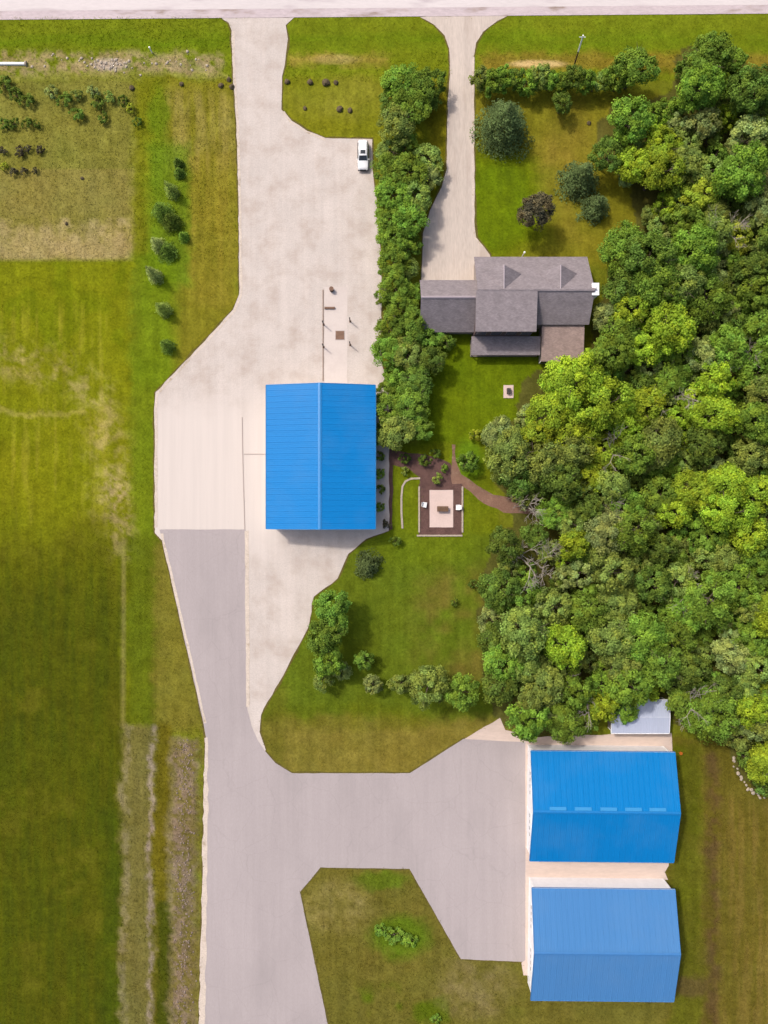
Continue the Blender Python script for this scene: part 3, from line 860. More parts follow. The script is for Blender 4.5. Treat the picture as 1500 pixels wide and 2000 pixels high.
# north gabled dormers: peak pushed forward, two slopes dying into the main roof
def dormer(pxc, half_px):
    xc = W(pxc, 0, 5.6)[0]; hw = half_px * S
    yf = W(0, 537, 4.9)[1]
    zb = zat(yf) + 0.05
    pk = zb + 1.9
    yb = yN - (pk - zN) / (zR - zN) * (yN - yR)          # where the dormer ridge meets the main slope
    peak = (xc, yf + 0.8, pk)
    for sg in (-1, 1):
        c = (xc + sg * hw, yf, zb)
        back = (xc, yb, pk - 0.02)
        tri = [peak, c, back] if sg < 0 else [peak, back, c]
        q = [Vector(p) - Vector(O) for p in tri]
        mb = MB(); nrm = (q[1] - q[0]).cross(q[2] - q[0]).normalized()
        if nrm.z < 0: nrm = -nrm; 
        mb.slab(q if (q[1] - q[0]).cross(q[2] - q[0]).z > 0 else q[::-1], 0.10)
        link('dormer_roof', mb.mesh('dormer_roof', M['shingle']), H)
    mb = MB(O); mb.bar((xc, yf + 0.78, pk + 0.0), (xc, yb, pk - 0.02), 0.09, n=6); mb.build('dormer_ridge', M['ridge_highlight'], H)
    mb = MB(O)
    mb.solid([(xc - hw * 0.86, yf - 0.12, zb - 0.15), (xc + hw * 0.86, yf - 0.12, zb - 0.15), (xc, yf - 0.12, pk - 0.28), (xc - hw * 0.86, yf - 0.6, zb - 0.15), (xc + hw * 0.86, yf - 0.6, zb - 0.15), (xc, yf - 0.6, pk - 0.28)],
             [(0, 1, 2), (5, 4, 3), (0, 3, 4, 1), (1, 4, 5, 2), (2, 5, 3, 0)])
    dw = mb.build('dormer_wall', M['house_siding'], H)
    mb = MB(O); mb.box(xc - 0.5, xc + 0.5, yf - 0.2, yf - 0.08, zb + 0.1, zb + 0.85); w = mb.build('dormer_window', M['glass'], dw)
dormer(981, 36); dormer(1090, 36)
# south shed dormer over the western half
sx0, sx1 = W(928, 0, 6.2)[0], W(1047, 0, 6.2)[0]
ysd = 29.0
sd = sheet_roof('dormer_roof', [(sx0, ysd, 6.5), (sx1, ysd, 6.5), (sx1, yR - 0.05, zR + 0.02), (sx0, yR - 0.05, zR + 0.02)], H)
mb = MB(O)
zt = lambda y: 6.5 + (zR + 0.02 - 6.5) * (y - ysd) / (yR - 0.05 - ysd) - 0.18
ya, yb_ = ysd + 0.25, yR - 0.6
mb.solid([(x, y, z) for x in (sx0 + 0.25, sx1 - 0.25) for y, z in ((ya, 0.0), (yb_, 0.0), (yb_, zt(yb_)), (ya, zt(ya)))], [(0, 1, 2, 3), (7, 6, 5, 4), (0, 4, 5, 1), (1, 5, 6, 2), (2, 6, 7, 3), (3, 7, 4, 0)])
dwall = mb.build('dormer_wall', M['shaded_siding'], H)
for i in range(4):
    xx = sx0 + (sx1 - sx0) * (i + 0.5) / 4
    mb = MB(O); mb.box(xx - 0.85, xx + 0.85, ya - 0.06, ya + 0.02, 3.4, 5.6)
    w = mb.build('window', M['mauve_trim'], dwall)
    mb = MB(O); mb.box(xx - 0.78, xx + 0.78, ya - 0.075, ya + 0.0, 3.47, 5.53); mb.build('pane', M['glass'], w)
# south porch roof
pyb = W(0, 693, 2.2)[1]
px0, px1 = W(921, 0, 2.6)[0], W(1056, 0, 2.6)[0]
pr = sheet_roof('porch_roof', [(px0, pyb, 2.2), (px1, pyb, 2.2), (px1, ya - 0.08, 2.65), (px0, ya - 0.08, 2.65)], H)
for i in range(5):
    xx = px0 + 0.25 + (px1 - px0 - 0.5) * i / 4
    mb = MB(O); mb.box(xx - 0.07, xx + 0.07, pyb + 0.25, pyb + 0.39, 0.25, 2.08); mb.build('porch_post', M['mauve_trim'], H)
mb = MB(O); mb.box(px0 + 0.1, px1 - 0.1, pyb + 0.15, ya - 0.1, 0.0, 0.25); mb.build('porch_floor', M['greywood'], H)
for xx, ww in ((mx0 + 3.6, 0.7), (mx0 + 7.2, 0.7), (mx1 - 3.2, 0.9)):
    mb = MB(O); mb.box(xx - ww, xx + ww, wy1 - 0.02, wy1 + 0.06, 0.95, 2.3); w = mb.build('window', M['trim'], wall)
    mb = MB(O); mb.box(xx - ww + 0.1, xx + ww - 0.1, wy1, wy1 + 0.075, 1.05, 2.2); mb.build('pane', M['glass'], w)
mb = MB(O); mb.box(mx0 + 9.2, mx0 + 10.25, wy1 - 0.02, wy1 + 0.05, 0.1, 2.15); d = mb.build('door', M['timber'], H)
mb = MB(O); mb.box(mx0 + 10.05, mx0 + 10.12, wy1 + 0.05, wy1 + 0.11, 1.0, 1.12); mb.build('handle', M['chrome'], d)
# west wing with the garage, steep roof
gx0, gx1 = W(820, 0, 2.8)[0], mx0 + ov - 0.01
gN, gR, gS = W(0, 547, 2.8)[1], W(0, 580, 6.6)[1], W(0, 648, 2.8)[1]
gz, gr = 2.8, 6.6
sheet_roof('wing_roof', [(gx1, gN, gz), (gx0, gN, gz), (gx0, gR, gr), (gx1, gR, gr)], H)
sheet_roof('wing_roof', [(gx0, gS, gz), (gx1, gS, gz), (gx1, gR, gr), (gx0, gR, gr)], H)
mb = MB(O)
for sg in (1, -1):
    q = [(gx0 - 0.01, gR, gr + 0.07), (gx0 - 0.01, gR + sg * 0.18, gr - 0.06), (gx1, gR + sg * 0.18, gr - 0.06), (gx1, gR, gr + 0.07)]
    mb.slab(q if sg > 0 else q[::-1], 0.03)
mb.build('ridge_cap', paint('wing_ridge_highlight', seen(196, 182, 188), 0.9), H)  # wing ridge highlight painted into the cap's lighter colour
mb = MB(O)
zg = lambda y: gz + (gr - gz) * ((gN - y) / (gN - gR) if y > gR else (y - gS) / (gR - gS))
sec = [(gN - ov, 0), (gN - ov, zg(gN - ov) - 0.22), (gR, gr - 0.25), (gS + ov, zg(gS + ov) - 0.22), (gS + ov, 0)]
mb.solid([(gx0 + ov, y, z) for y, z in sec] + [(gx1, y, z) for y, z in sec], [tuple(range(k)), tuple(range(2 * k - 1, k - 1, -1))] + [(i, (i + 1) % k, k + (i + 1) % k, k + i) for i in range(k)])
wwall = mb.build('wall', M['house_siding'], H)
for i in range(2):
    xx = gx0 + ov + (gx1 - gx0 - ov) * (0.27 + 0.46 * i)
    mb = MB(O); mb.box(xx - 1.35, xx + 1.35, gN - ov - 0.03, gN - ov + 0.03, 0.05, 2.2); g = mb.build('garage_door', M['trim'], H)
    for j in range(4):
        mb = MB(O); mb.box(xx - 1.25, xx + 1.25, gN - ov, gN - ov + 0.05, 0.08 + j * 0.52, 0.57 + j * 0.52); mb.build('door_section', M['door'], g)
# pale fascia boards along the eaves and white chimney chase at the east end
for a in ((mx0, mx1, yN + 0.005, yN + 0.05, zN - 0.2, zN - 0.02), (gx0, gx1, gS - 0.05, gS - 0.005, gz - 0.2, gz - 0.02), (px0, px1, pyb - 0.05, pyb - 0.005, 2.0, 2.18), (sx0, sx1, ysd - 0.05, ysd - 0.005, 6.3, 6.48)):
    mb = MB(O); mb.box(*a); mb.build('fascia', M['mauve_trim'], H)
chx = mx1 - ov
cx_, cy_ = W(1153, 565, 7.0)
mb = MB(O); mb.box(chx + 0.003, chx + 1.0, cy_ - 0.9, cy_ + 0.9, 0, 7.0); ch = mb.build('chimney', M['trim'], H)
mb = MB(O); mb.box(chx - 0.05, chx + 1.08, cy_ - 0.98, cy_ + 0.98, 7.0, 7.14); mb.build('chimney_cap', M['trim'], ch)
mb = MB(O); mb.bar((chx + 0.5, cy_, 7.14), (chx + 0.5, cy_, 7.5), 0.16, n=12); mb.build('flue', M['steel'], ch)
# low brown roofed sun room at the south-east corner
dx0, dx1 = W(1058, 0, 3.5)[0], W(1141, 0, 3.5)[0]
dyN, dyS = wy0 - 0.02, W(0, 706, 3.1)[1]
sheet_roof('sunroom_roof', [(dx0, dyS, 3.1), (dx1, dyS, 3.1), (dx1, dyN, 3.75), (dx0, dyN, 3.75)], H, 'brown_shingle', 0.12)
mb = MB(O); mb.box(dx0 + 0.3, dx1 - 0.3, dyS + 0.3, dyN - 0.01, 0, 2.95); sr = mb.build('sunroom_wall', M['house_siding'], H)
for i in range(4):
    xx = dx0 + (dx1 - dx0) * (i + 0.5) / 4
    mb = MB(O); mb.box(xx - 0.7, xx + 0.7, dyS + 0.22, dyS + 0.32, 0.7, 2.5); w = mb.build('window', M['trim'], sr)
    mb = MB(O); mb.box(xx - 0.62, xx + 0.62, dyS + 0.2, dyS + 0.25, 0.78, 2.42); mb.build('pane', M['glass'], w)

# ------------------------------------------------------------------ white car parked at the lot's corner
def car(px, py, rz):
    x, y = W(px, py, 0.9)
    root = empty('parked_car', (x, y, 0.03), 'white car parked at the corner of the gravel lot', 'car', rz=rz)
    # stations along length (y from tail -2.4 to nose 2.4): belt half width, sill z, belt z, roof half width, roof z
    st = [(-2.36, 0.78, 0.45, 0.88, 0.68, 0.92), (-2.25, 0.86, 0.32, 1.02, 0.70, 1.45), (-1.9, 0.90, 0.26, 1.04, 0.70, 1.64), (-0.6, 0.92, 0.24, 1.02, 0.70, 1.68), (0.35, 0.92, 0.24, 1.00, 0.68, 1.62),
          (1.05, 0.91, 0.24, 0.98, 0.76, 1.06), (1.9, 0.89, 0.26, 0.92, 0.72, 0.98), (2.28, 0.82, 0.34, 0.80, 0.64, 0.84), (2.38, 0.74, 0.44, 0.68, 0.60, 0.70)]
    rows = []
    for yy, bw, z0, zb, rw, zr in st:
        half = [(0.0, z0), (bw * 0.9, z0), (bw, z0 + 0.12), (bw, (z0 + zb) / 2), (bw * 0.985, zb), (rw, zr - 0.03), (rw * 0.9, zr), (0.0, zr + 0.02)]
        rows.append([(a, yy, z) for a, z in half] + [(-a, yy, z) for a, z in half[-2:0:-1]])
    n = len(rows[0]); mb = MB()
    fs = []
    for i in range(len(rows) - 1):
        for j in range(n): fs.append((i * n + j, i * n + (j + 1) % n, (i + 1) * n + (j + 1) % n, (i + 1) * n + j))
    fs += [tuple(range(n - 1, -1, -1)), tuple((len(rows) - 1) * n + j for j in range(n))]
    mb.solid([p for r in rows for p in r], fs)
    body = mb.build('body', M['carpaint'], root)
    bm = bmesh.new(); bm.from_mesh(body.data)
    bmesh.ops.bevel(bm, geom=list(bm.edges), offset=0.025, segments=2, affect='EDGES', clamp_overlap=True)
    bm.to_mesh(body.data); bm.free()
    body.data.polygons.foreach_set('use_smooth', [True] * len(body.data.polygons))
    def quad(nm, pts, m, par=root, t=0.02):
        mb = MB(); mb.slab(pts, t); return mb.build(nm, M[m], par)
    quad('windscreen', [(-0.70, 1.02, 1.11), (0.70, 1.02, 1.11), (0.62, 0.42, 1.61), (-0.62, 0.42, 1.61)][::-1], 'glass')
    quad('rear_window', [(0.62, -2.262, 1.42), (-0.62, -2.262, 1.42), (-0.68, -2.345, 1.04), (0.68, -2.345, 1.04)], 'glass')
    for s in (-1, 1):
        for ya, yb in ((-1.85, -1.0), (-0.9, -0.05), (0.02, 0.75)):
            zt = lambda q: 1.56 if q < 0.3 else 1.26
            pts = [(s * 0.918, ya, 1.08), (s * 0.918, yb, 1.06), (s * (0.735 if yb < 0.5 else 0.83), yb, zt(yb)), (s * 0.735, ya, 1.58)]
            mb = MB(); q = [Vector(p) for p in pts]; mb.solid(q + [p + Vector((s * 0.02, 0, 0.006)) for p in q], [(0, 1, 2, 3), (7, 6, 5, 4), (0, 4, 5, 1), (1, 5, 6, 2), (2, 6, 7, 3), (3, 7, 4, 0)])
            mb.build('side_window', M['glass'], root)
        mb = MB(); mb.box(min(s * 0.9, s * 1.08), max(s * 0.9, s * 1.08), 0.72, 0.86, 1.02, 1.16); mb.build('mirror', M['carpaint'], root, bevel=0.03)
        mb = MB(); mb.box(min(s * 0.5, s * 0.78), max(s * 0.5, s * 0.78), 2.22, 2.36, 0.66, 0.79); mb.build('headlight', M['lampglass'], root, bevel=0.02)
        mb = MB(); mb.box(min(s * 0.66, s * 0.84), max(s * 0.66, s * 0.84), -2.40, -2.26, 0.82, 1.0); mb.build('tail_light', M['redlens'], root, bevel=0.02)
        for yy in (-1.45, 1.45):
            mb = MB(); mb.bar((s * 0.72, yy, 0.34), (s * 0.935, yy, 0.34), 0.34, n=20); w = mb.build('wheel', M['tyre'], root)
            mb = MB(); mb.bar((s * 0.93, yy, 0.34), (s * 0.95, yy, 0.34), 0.21, n=14); mb.build('rim', M['chrome'], w)
        mb = MB(); mb.box(min(s * 0.57, s * 0.61), max(s * 0.57, s * 0.61), -1.8, 0.2, 1.70, 1.74); mb.build('roof_rail', M['steel'], root)
    quad('sunroof', [(-0.42, -0.45, 1.715), (0.42, -0.45, 1.715), (0.42, 0.15, 1.685), (-0.42, 0.15, 1.685)], 'glass', t=0.03)
    mb = MB(); mb.box(-0.5, 0.5, 2.30, 2.41, 0.50, 0.68); mb.build('grille', M['black'], root, bevel=0.02)
    mb = MB(); mb.box(-0.86, 0.86, 2.26, 2.44, 0.30, 0.47); mb.build('bumper', M['black'], root, bevel=0.04)
    mb = MB(); mb.box(-0.86, 0.86, -2.46, -2.30, 0.34, 0.52); mb.build('bumper', M['black'], root, bevel=0.04)
car(709, 303, math.pi)

# ------------------------------------------------------------------ small things about the lot and the gardens
def single(name, mb, m, label, cat, group=None, loc=None, **kw):
    o = mb.build(name, M[m], None, **kw)
    if loc is not None: o.location = loc
    return tag(o, label, cat, group)

# four steel posts with base plates on the pale pad north of the barn
for i, (px, py) in enumerate(((632, 634), (632, 678), (684, 628), (684, 674))):
    x, y = W(px, py)
    r = empty('steel_post', (x, y, 0.03), 'short dark steel post on the gravel north of the blue barn', 'post', 'four steel posts on the gravel')
    mb = MB(); mb.bar((0, 0, 0), (0, 0, 2.1), 0.10, n=10); mb.build('post_shaft', M['darksteel'], r)
    mb = MB(); mb.box(-0.18, 0.18, -0.18, 0.18, 0.0, 0.03); mb.build('base_plate', M['rust'], r)
    mb = MB(); mb.bar((0, 0, 2.1), (0, 0, 2.16), 0.12, n=10); mb.build('post_cap', M['darksteel'], r)
sheet('concrete_pad', [(634, 560), (678, 560), (678, 748), (634, 748)], 0.037, 'concrete', 0.05)
def curb(name, pts, w, h, m, label, cat):
    mb = MB()
    for a, b in zip(pts[:-1], pts[1:]):
        a, b = Vector((*W(*a), 0)), Vector((*W(*b), 0))
        d = (b - a).normalized(); n = Vector((-d.y, d.x, 0)) * w / 2
        mb.prism([tuple((a + n).xy), tuple((a - n).xy), tuple((b - n).xy), tuple((b + n).xy)], 0.02, h)
    return single(name, mb, m, label, cat)
curb('timber_kerb', [(631, 566), (631, 744)], 0.12, 0.10, 'rust', 'long brown timber kerb laid along the pale pad', 'kerb')
curb('timber_beam', [(634, 602), (654, 602)], 0.30, 0.32, 'rust', 'short brown timber beam lying across the pale pad', 'beam')
curb('low_rail', [(473, 815), (474, 888), (478, 1034)], 0.13, 0.10, 'rail', 'low grey kerb rail running along the barn apron', 'rail')
curb('cross_rail', [(476.5, 887), (526, 887)], 0.13, 0.09, 'rail', 'short grey kerb rail joining the barn wall', 'rail')
x, y = W(648, 567)
b_ = empty('steel_drum', (x, y, 0.04), 'dark steel drum standing on the pale pad', 'drum')
mb = MB(); mb.bar((0, 0, 0), (0, 0, 0.88), 0.36, n=18); mb.build('drum_body', M['darksteel'], b_)
for z in (0.28, 0.58, 0.86):
    mb = MB(); mb.bar((0, 0, z), (0, 0, z + 0.04), 0.375, n=18); mb.build('hoop', M['rust'], b_)
x, y = W(664, 655)
b_ = empty('hatch_cover', (x, y, 0.04), 'square tan hatch cover set in the pale pad', 'hatch')
mb = MB(); mb.box(-0.8, 0.8, -0.8, 0.8, 0, 0.04); mb.build('frame', M['rail'], b_)
mb = MB(); mb.box(-0.7, 0.7, -0.7, 0.7, 0.04, 0.07); mb.build('lid', M['rust'], b_)

# pole by the road: pale upper part, dark foot
bx, by = W(1119, 136); tx, ty = W(1139, 69, 8.3)
r = empty('utility_pole', (bx, by, 0), 'slender roadside pole, pale above and dark at its foot', 'pole')
dv = Vector((tx - bx, ty - by, 8.3))
mb = MB(); mb.bar((0, 0, 0), dv * 0.55, 0.15, 0.12, n=10); mb.build('pole_foot', M['timber'], r)
mb = MB(); mb.bar(dv * 0.55, dv, 0.13, 0.11, n=10); mb.build('pole_top', M['white'], r)
mb = MB(); mb.bar(dv - Vector((0.5, 0, 0.4)), dv + Vector((0.5, 0, -0.4)), 0.05, n=6); mb.build('cross_arm', M['white'], r)

def post_thing(px, py, h, r, label, name='marker_post', m='white', z0=0.0):
    x, y = W(px, py)
    root = empty(name, (x, y, z0), label, 'post')
    mb = MB(); mb.bar((0, 0, 0), (0, 0, h), r, r * 0.9, n=8); mb.build('post_shaft', M[m], root)
    mb = MB(); mb.bar((0, 0, h), (0, 0, h + 0.08), r * 1.5, r * 0.6, n=8); mb.build('post_cap', M[m], root)
post_thing(297, 103, 1.4, 0.11, 'white marker post in the roadside ditch grass')
post_thing(1019, 503, 2.4, 0.12, 'white lamp post beside the north eaves of the house', 'garden_post')  # plain post with a cap

# culvert pipe end in the verge
x, y = W(0, 125)
mb = MB(); mb.bar((-6, 0, 0.12), (W(50, 125)[0] - x, -0.05, 0.12), 0.26, n=12)
r = empty('culvert_pipe', (x, y, 0), 'long white culvert pipe lying in the roadside ditch', 'pipe')
mb.build('pipe_barrel', M['white'], r)
mb = MB(); ex = W(50, 125)[0] - x; mb.bar((ex, -0.05, 0.12), (ex + 0.25, -0.05, 0.12), 0.42, n=12); mb.build('pipe_collar', M['stone'], r)

# pad with a dark box on the back lawn
x, y = W(993, 765)
r = empty('heat_pump', (x, y, 0), 'dark box on a small pale square pad in the back lawn', 'utility box')
mb = MB(); mb.box(-0.85, 0.85, -1.1, 1.1, 0, 0.1); mb.build('pad', M['slab'], r, bevel=0.02)
mb = MB(); mb.box(-0.32, 0.32, -0.4, 0.5, 0.1, 0.75); bx_ = mb.build('case', M['darksteel'], r, bevel=0.03)
mb = MB(); mb.bar((0, 0.05, 0.75), (0, 0.05, 0.78), 0.25, n=14); mb.build('fan_grille', M['black'], bx_)

# patio furniture, stone border
x, y = W(864, 994)
r = empty('patio_table', (x, y, 0.04), 'brown timber table in the middle of the pale patio slab', 'table')
for i in range(6):
    mb = MB(); mb.box(-0.95, 0.95, -0.45 + i * 0.15 + 0.005, -0.45 + (i + 1) * 0.15 - 0.005, 0.70, 0.74); mb.build('table_plank', M['timber'], r)
for sx in (-1, 1):
    for sy in (-1, 1):
        mb = MB(); mb.box(sx * 0.8 - 0.04, sx * 0.8 + 0.04, sy * 0.35 - 0.04, sy * 0.35 + 0.04, 0, 0.70); mb.build('leg', M['timber'], r)
def chair(px, py, rz, label):
    x, y = W(px, py)
    r = empty('garden_chair', (x, y, 0.03), label, 'chair', rz=rz)
    mb = MB(); mb.box(-0.35, 0.35, -0.35, 0.35, 0.38, 0.44); mb.build('seat', M['white'], r)
    mb = MB(); mb.slab([(-0.35, 0.32, 0.46), (0.35, 0.32, 0.46), (0.35, 0.52, 1.0), (-0.35, 0.52, 1.0)], 0.04); mb.build('backrest', M['white'], r)
    for sx in (-1, 1):
        mb = MB(); mb.box(sx * 0.38 - 0.05, sx * 0.38 + 0.05, -0.35, 0.35, 0.60, 0.64); mb.build('armrest', M['white'], r)
        for sy in (-1, 1):
            mb = MB(); mb.box(sx * 0.36 - 0.03, sx * 0.36 + 0.03, sy * 0.3 - 0.03, sy * 0.3 + 0.03, 0, 0.60); mb.build('leg', M['white'], r)
chair(829, 986, R(80), 'white garden chair on the mulch west of the patio slab')
chair(894, 991, R(-90), 'white garden chair on the mulch east of the patio slab')
def stone_mesh(seed, sx, sy, sz, m):
    g = random.Random(seed)
    bm = bmesh.new()
    bmesh.ops.create_icosphere(bm, subdivisions=2, radius=1)
    ax = [Vector((g.gauss(0, 1), g.gauss(0, 1), g.gauss(0, 1))).normalized() for _ in range(9)]
    lim = [g.uniform(0.6, 0.95) for _ in ax]
    for v in bm.verts:
        for a, l in zip(ax, lim):
            d = v.co.dot(a)
            if d > l: v.co -= a * (d - l)
        v.co = Vector((v.co.x * sx, v.co.y * sy, v.co.z * sz))
    me = bpy.data.meshes.new('stone'); bm.to_mesh(me); bm.free(); me.materials.append(m)
    return me
STONES = [stone_mesh(i, 0.5, 0.42, 0.3, M['stone']) for i in range(4)]
BOULD = [stone_mesh(20 + i, 0.5, 0.45, 0.4, M['boulder']) for i in range(4)]
# kerb blocks round the patio bed
kb = MB(); kb.box(-0.42, 0.42, -0.14, 0.14, 0, 0.16)
kb_me = kb.mesh('edging_block', M['stone'])
for px, py, rz in [(819 + 9.9 * i, 1046, 0) for i in range(9)] + [(818.5, 955 + 10 * i, 90) for i in range(9)] + [(903, 955 + 10 * i, 90) for i in range(9)]:
    x, y = W(px, py)
    o = link('edging_block', kb_me, None, (x, y, 0.03)); o.rotation_euler.z = R(rz + rnd.uniform(-2, 2))
    tag(o, 'pale edging block bordering the patio mulch bed', 'block', 'edging blocks round the patio')
# curved pale garden edging
arc = [(786, 1032), (784, 1000), (784, 970), (786, 950), (792, 940), (802, 935), (820, 934)]
mb = MB()
for a, b in zip(arc[:-1], arc[1:]):
    a, b = Vector((*W(*a), 0)), Vector((*W(*b), 0)); d = (b - a).normalized(); n = Vector((-d.y, d.x, 0)) * 0.16
    mb.prism([tuple((a + n).xy), tuple((a - n).xy), tuple((b - n + d * 0.05).xy), tuple((b + n + d * 0.05).xy)], 0.0, 0.12 + rnd.uniform(0, 0.01))
single('garden_edging', mb, 'stone', 'curved pale stone edging in the strip of lawn beside the patio', 'edging')
# stones round the bush east of the skylit barn
for i in range(16):
    t = i / 15
    px = 1430 + 62 * t ** 1.3 + rnd.uniform(-3, 3); py = 1478 + 78 * (1 - (1 - t) ** 1.7) + rnd.uniform(-3, 3)
    x, y = W(px, py)
    o = link('edging_stone', STONES[i % 4], None, (x, y, 0.1)); o.rotation_euler.z = rnd.uniform(0, 6); k_ = rnd.uniform(0.4, 0.8); o.scale = (k_, k_, k_)
    tag(o, 'pale stone in the arc of stones round the bush by the field', 'stone', 'arc of edging stones')
# dark boulders by the drive and in the verge lawn
for px, py, s in ((432, 168, 0.9), (447, 156, 0.8), (453, 170, 0.9), (355, 165, 0.8), (258, 173, 0.9), (561, 160, 0.9), (606, 161, 1.0), (637, 163, 1.3), (656, 162, 0.8), (596, 212, 0.7), (664, 214, 1.1), (684, 216, 0.9), (1150, 241, 0.7), (130, 437, 0.6), (161, 349, 0.6)):
    x, y = W(px, py)
    o = link('boulder', BOULD[rnd.randrange(4)], None, (x, y, 0.15 * s)); o.rotation_euler.z = rnd.uniform(0, 6); o.scale = (s * 1.15,) * 3
    tag(o, 'dark boulder lying in the grass of the verge or garden', 'boulder', 'scattered dark boulders')
# rubble strips: too many stones to count
def rubble(name, n, gen, m, label, smin=0.15, smax=0.55):
    vs, fs = [], []
    base = stone_mesh(99, 1, 0.85, 0.55, M[m])
    bv = np.array([v.co[:] for v in base.vertices]); bf = np.array([p.vertices[:] for p in base.polygons])
    g = np.random.default_rng(len(name) + n)
    V, Fc = [], []
    for i in range(n):
        px, py = gen(g)
        x, y = W(px, py); s = g.uniform(smin, smax) ** 1.0; a = g.uniform(0, 6.28)
        c, s_ = math.cos(a), math.sin(a)
        q = bv * s
        V.append(np.stack([q[:, 0] * c - q[:, 1] * s_ + x, q[:, 0] * s_ + q[:, 1] * c + y, q[:, 2] + 0.1 * s], -1)); Fc.append(bf + i * len(bv))
    o = link(name, np_mesh(name, np.concatenate(V), np.concatenate(Fc), M[m]))
    return tag(o, label, 'rubble', kind='stuff')
rubble('rubble', 480, lambda g: (358 + g.normal(0, 9) + 4 * math.sin(g.uniform(0, 6)), g.uniform(1445, 2060)), 'rubble', 'strip of grey rubble stones beside the asphalt drive', 0.05, 0.22)
rubble('ditch_stones', 90, lambda g: ((215 + g.normal(0, 20), 127 + g.normal(0, 6)) if g.random() < 0.5 else (g.uniform(60, 410), 124 + g.normal(0, 9))), 'stone', 'pale stones strewn along the roadside ditch', 0.1, 0.35)
x, y = W(1328, 1470)
r = empty('bucket', (x, y, 0), 'small orange bucket in the grass by the skylit barn corner', 'bucket')
mb = MB(); mb.bar((0, 0, 0), (0, 0, 0.42), 0.2, 0.27, n=16); mb.build('bucket_body', M['orange'], r)
mb = MB(); mb.bar((0, 0, 0.42), (0, 0, 0.45), 0.285, n=16); mb.build('bucket_rim', M['orange'], r)

# ------------------------------------------------------------------ trees
def leaf_quads(C, Nn, size, g, aspect=0.62):
    """pointed leaf sprays: C centres, Nn normals"""
    n = len(C)
    Nn = Nn / np.linalg.norm(Nn, axis=1, keepdims=True)
    r = g.normal(size=(n, 3))
    U = np.cross(Nn, r); U /= np.linalg.norm(U, axis=1, keepdims=True) + 1e-9
    Vv = np.cross(Nn, U)
    s = size * g.uniform(0.6, 1.4, n)[:, None]
    fold = Nn * s * 0.18
    V = np.stack([C - U * s * 0.5 - fold, C + Vv * s * 0.5 * aspect + fold * 0.4, C + U * s * 0.5 - fold, C - Vv * s * 0.5 * aspect + fold * 0.4], 1)
    return V.reshape(-1, 3)

def crown_mesh(name, R_, Hc, n_cl, per, leaf, seed, mat, zc, spread=1.0, contrast=0.35):
    """broadleaf crown of radius R_ and height Hc centred at height zc: leaf clumps at the ends of boughs"""
    g = np.random.default_rng(seed)
    C, N_, T_ = [], [], []
    lobes = g.normal(size=(5, 3)); lobes /= np.linalg.norm(lobes, axis=1, keepdims=True)
    for i in range(n_cl):
        d = g.normal(size=3); d[2] = d[2] * 0.9 + 0.25; d /= np.linalg.norm(d)
        bulge = 0.66 + 0.46 * max(0, (lobes @ d).max()) * spread * g.uniform(0.7, 1.1)
        rad = bulge * g.uniform(0.62, 1.06) ** 0.7
        c = d * rad * np.array([R_, R_, Hc / 2]) * 0.86
        rc = R_ * g.uniform(0.15, 0.29)
        k = int(per * g.uniform(0.6, 1.4))
        e = g.normal(size=(k, 3)); e[:, 2] += 0.35; e /= np.linalg.norm(e, axis=1, keepdims=True)
        pos = c + e * rc * (g.uniform(0.45, 1.05, (k, 1))) * np.array([1, 1, 0.75])
        C.append(pos); N_.append(e * 0.6 + d * 0.4 + g.normal(size=(k, 3)) * 0.45 + np.array([0, 0, 0.35]))
        hue = g.uniform(-1, 1); val = 1 + contrast * g.uniform(-1, 1)
        t = np.stack([val * (1 + 0.10 * hue) * np.ones(k), val * np.ones(k), val * (1 - 0.15 * hue) * np.ones(k)], -1) * g.uniform(0.75, 1.25, (k, 1))
        T_.append(t)
    C = np.concatenate(C); N_ = np.concatenate(N_); T_ = np.concatenate(T_)
    C[:, 2] += zc
    V = leaf_quads(C, N_, leaf, g)
    f = np.arange(len(V)).reshape(-1, 4)
    return np_mesh(name, V, f, mat, np.repeat(T_, 4, axis=0))

def trunk_mesh(name, R_, zc, Hc, seed, mat, base=0.2, limbs=7):
    g = random.Random(seed)
    mb = MB()
    z0 = zc - Hc * 0.32
    pts = [Vector((0, 0, -0.05))]
    for i in range(1, 5): pts.append(Vector((g.uniform(-0.1, 0.1) * i * 0.5, g.uniform(-0.1, 0.1) * i * 0.5, (zc + Hc * 0.2) * i / 4)))
    rr = [base * 1.35, base * 0.95, base * 0.75, base * 0.5, base * 0.2]
    for a, b, r0, r1 in zip(pts[:-1], pts[1:], rr[:-1], rr[1:]): mb.bar(a, b, r0, r1, n=7, cap=False)
    for i in range(limbs):
        a = 2.4 * i + g.uniform(-0.4, 0.4); st = Vector((0, 0, z0 + (Hc * 0.35) * i / limbs)); 
        L = R_ * g.uniform(0.6, 0.85)
        mid = st + Vector((math.cos(a) * L * 0.5, math.sin(a) * L * 0.5, L * 0.35))
        end = mid + Vector((math.cos(a + 0.3) * L * 0.5, math.sin(a + 0.3) * L * 0.5, L * 0.35))
        mb.bar(st, mid, base * 0.4, base * 0.25, n=5, cap=False); mb.bar(mid, end, base * 0.25, base * 0.06, n=5, cap=False)
        for q in range(2):
            b = a + g.uniform(-1.2, 1.2); e2 = mid + Vector((math.cos(b) * L * 0.4, math.sin(b) * L * 0.4, L * 0.3)); mb.bar(mid, e2, base * 0.18, base * 0.04, n=4, cap=False)
    me = mb.mesh(name, mat)
    me.polygons.foreach_set('use_smooth', [True] * len(me.polygons))
    return me

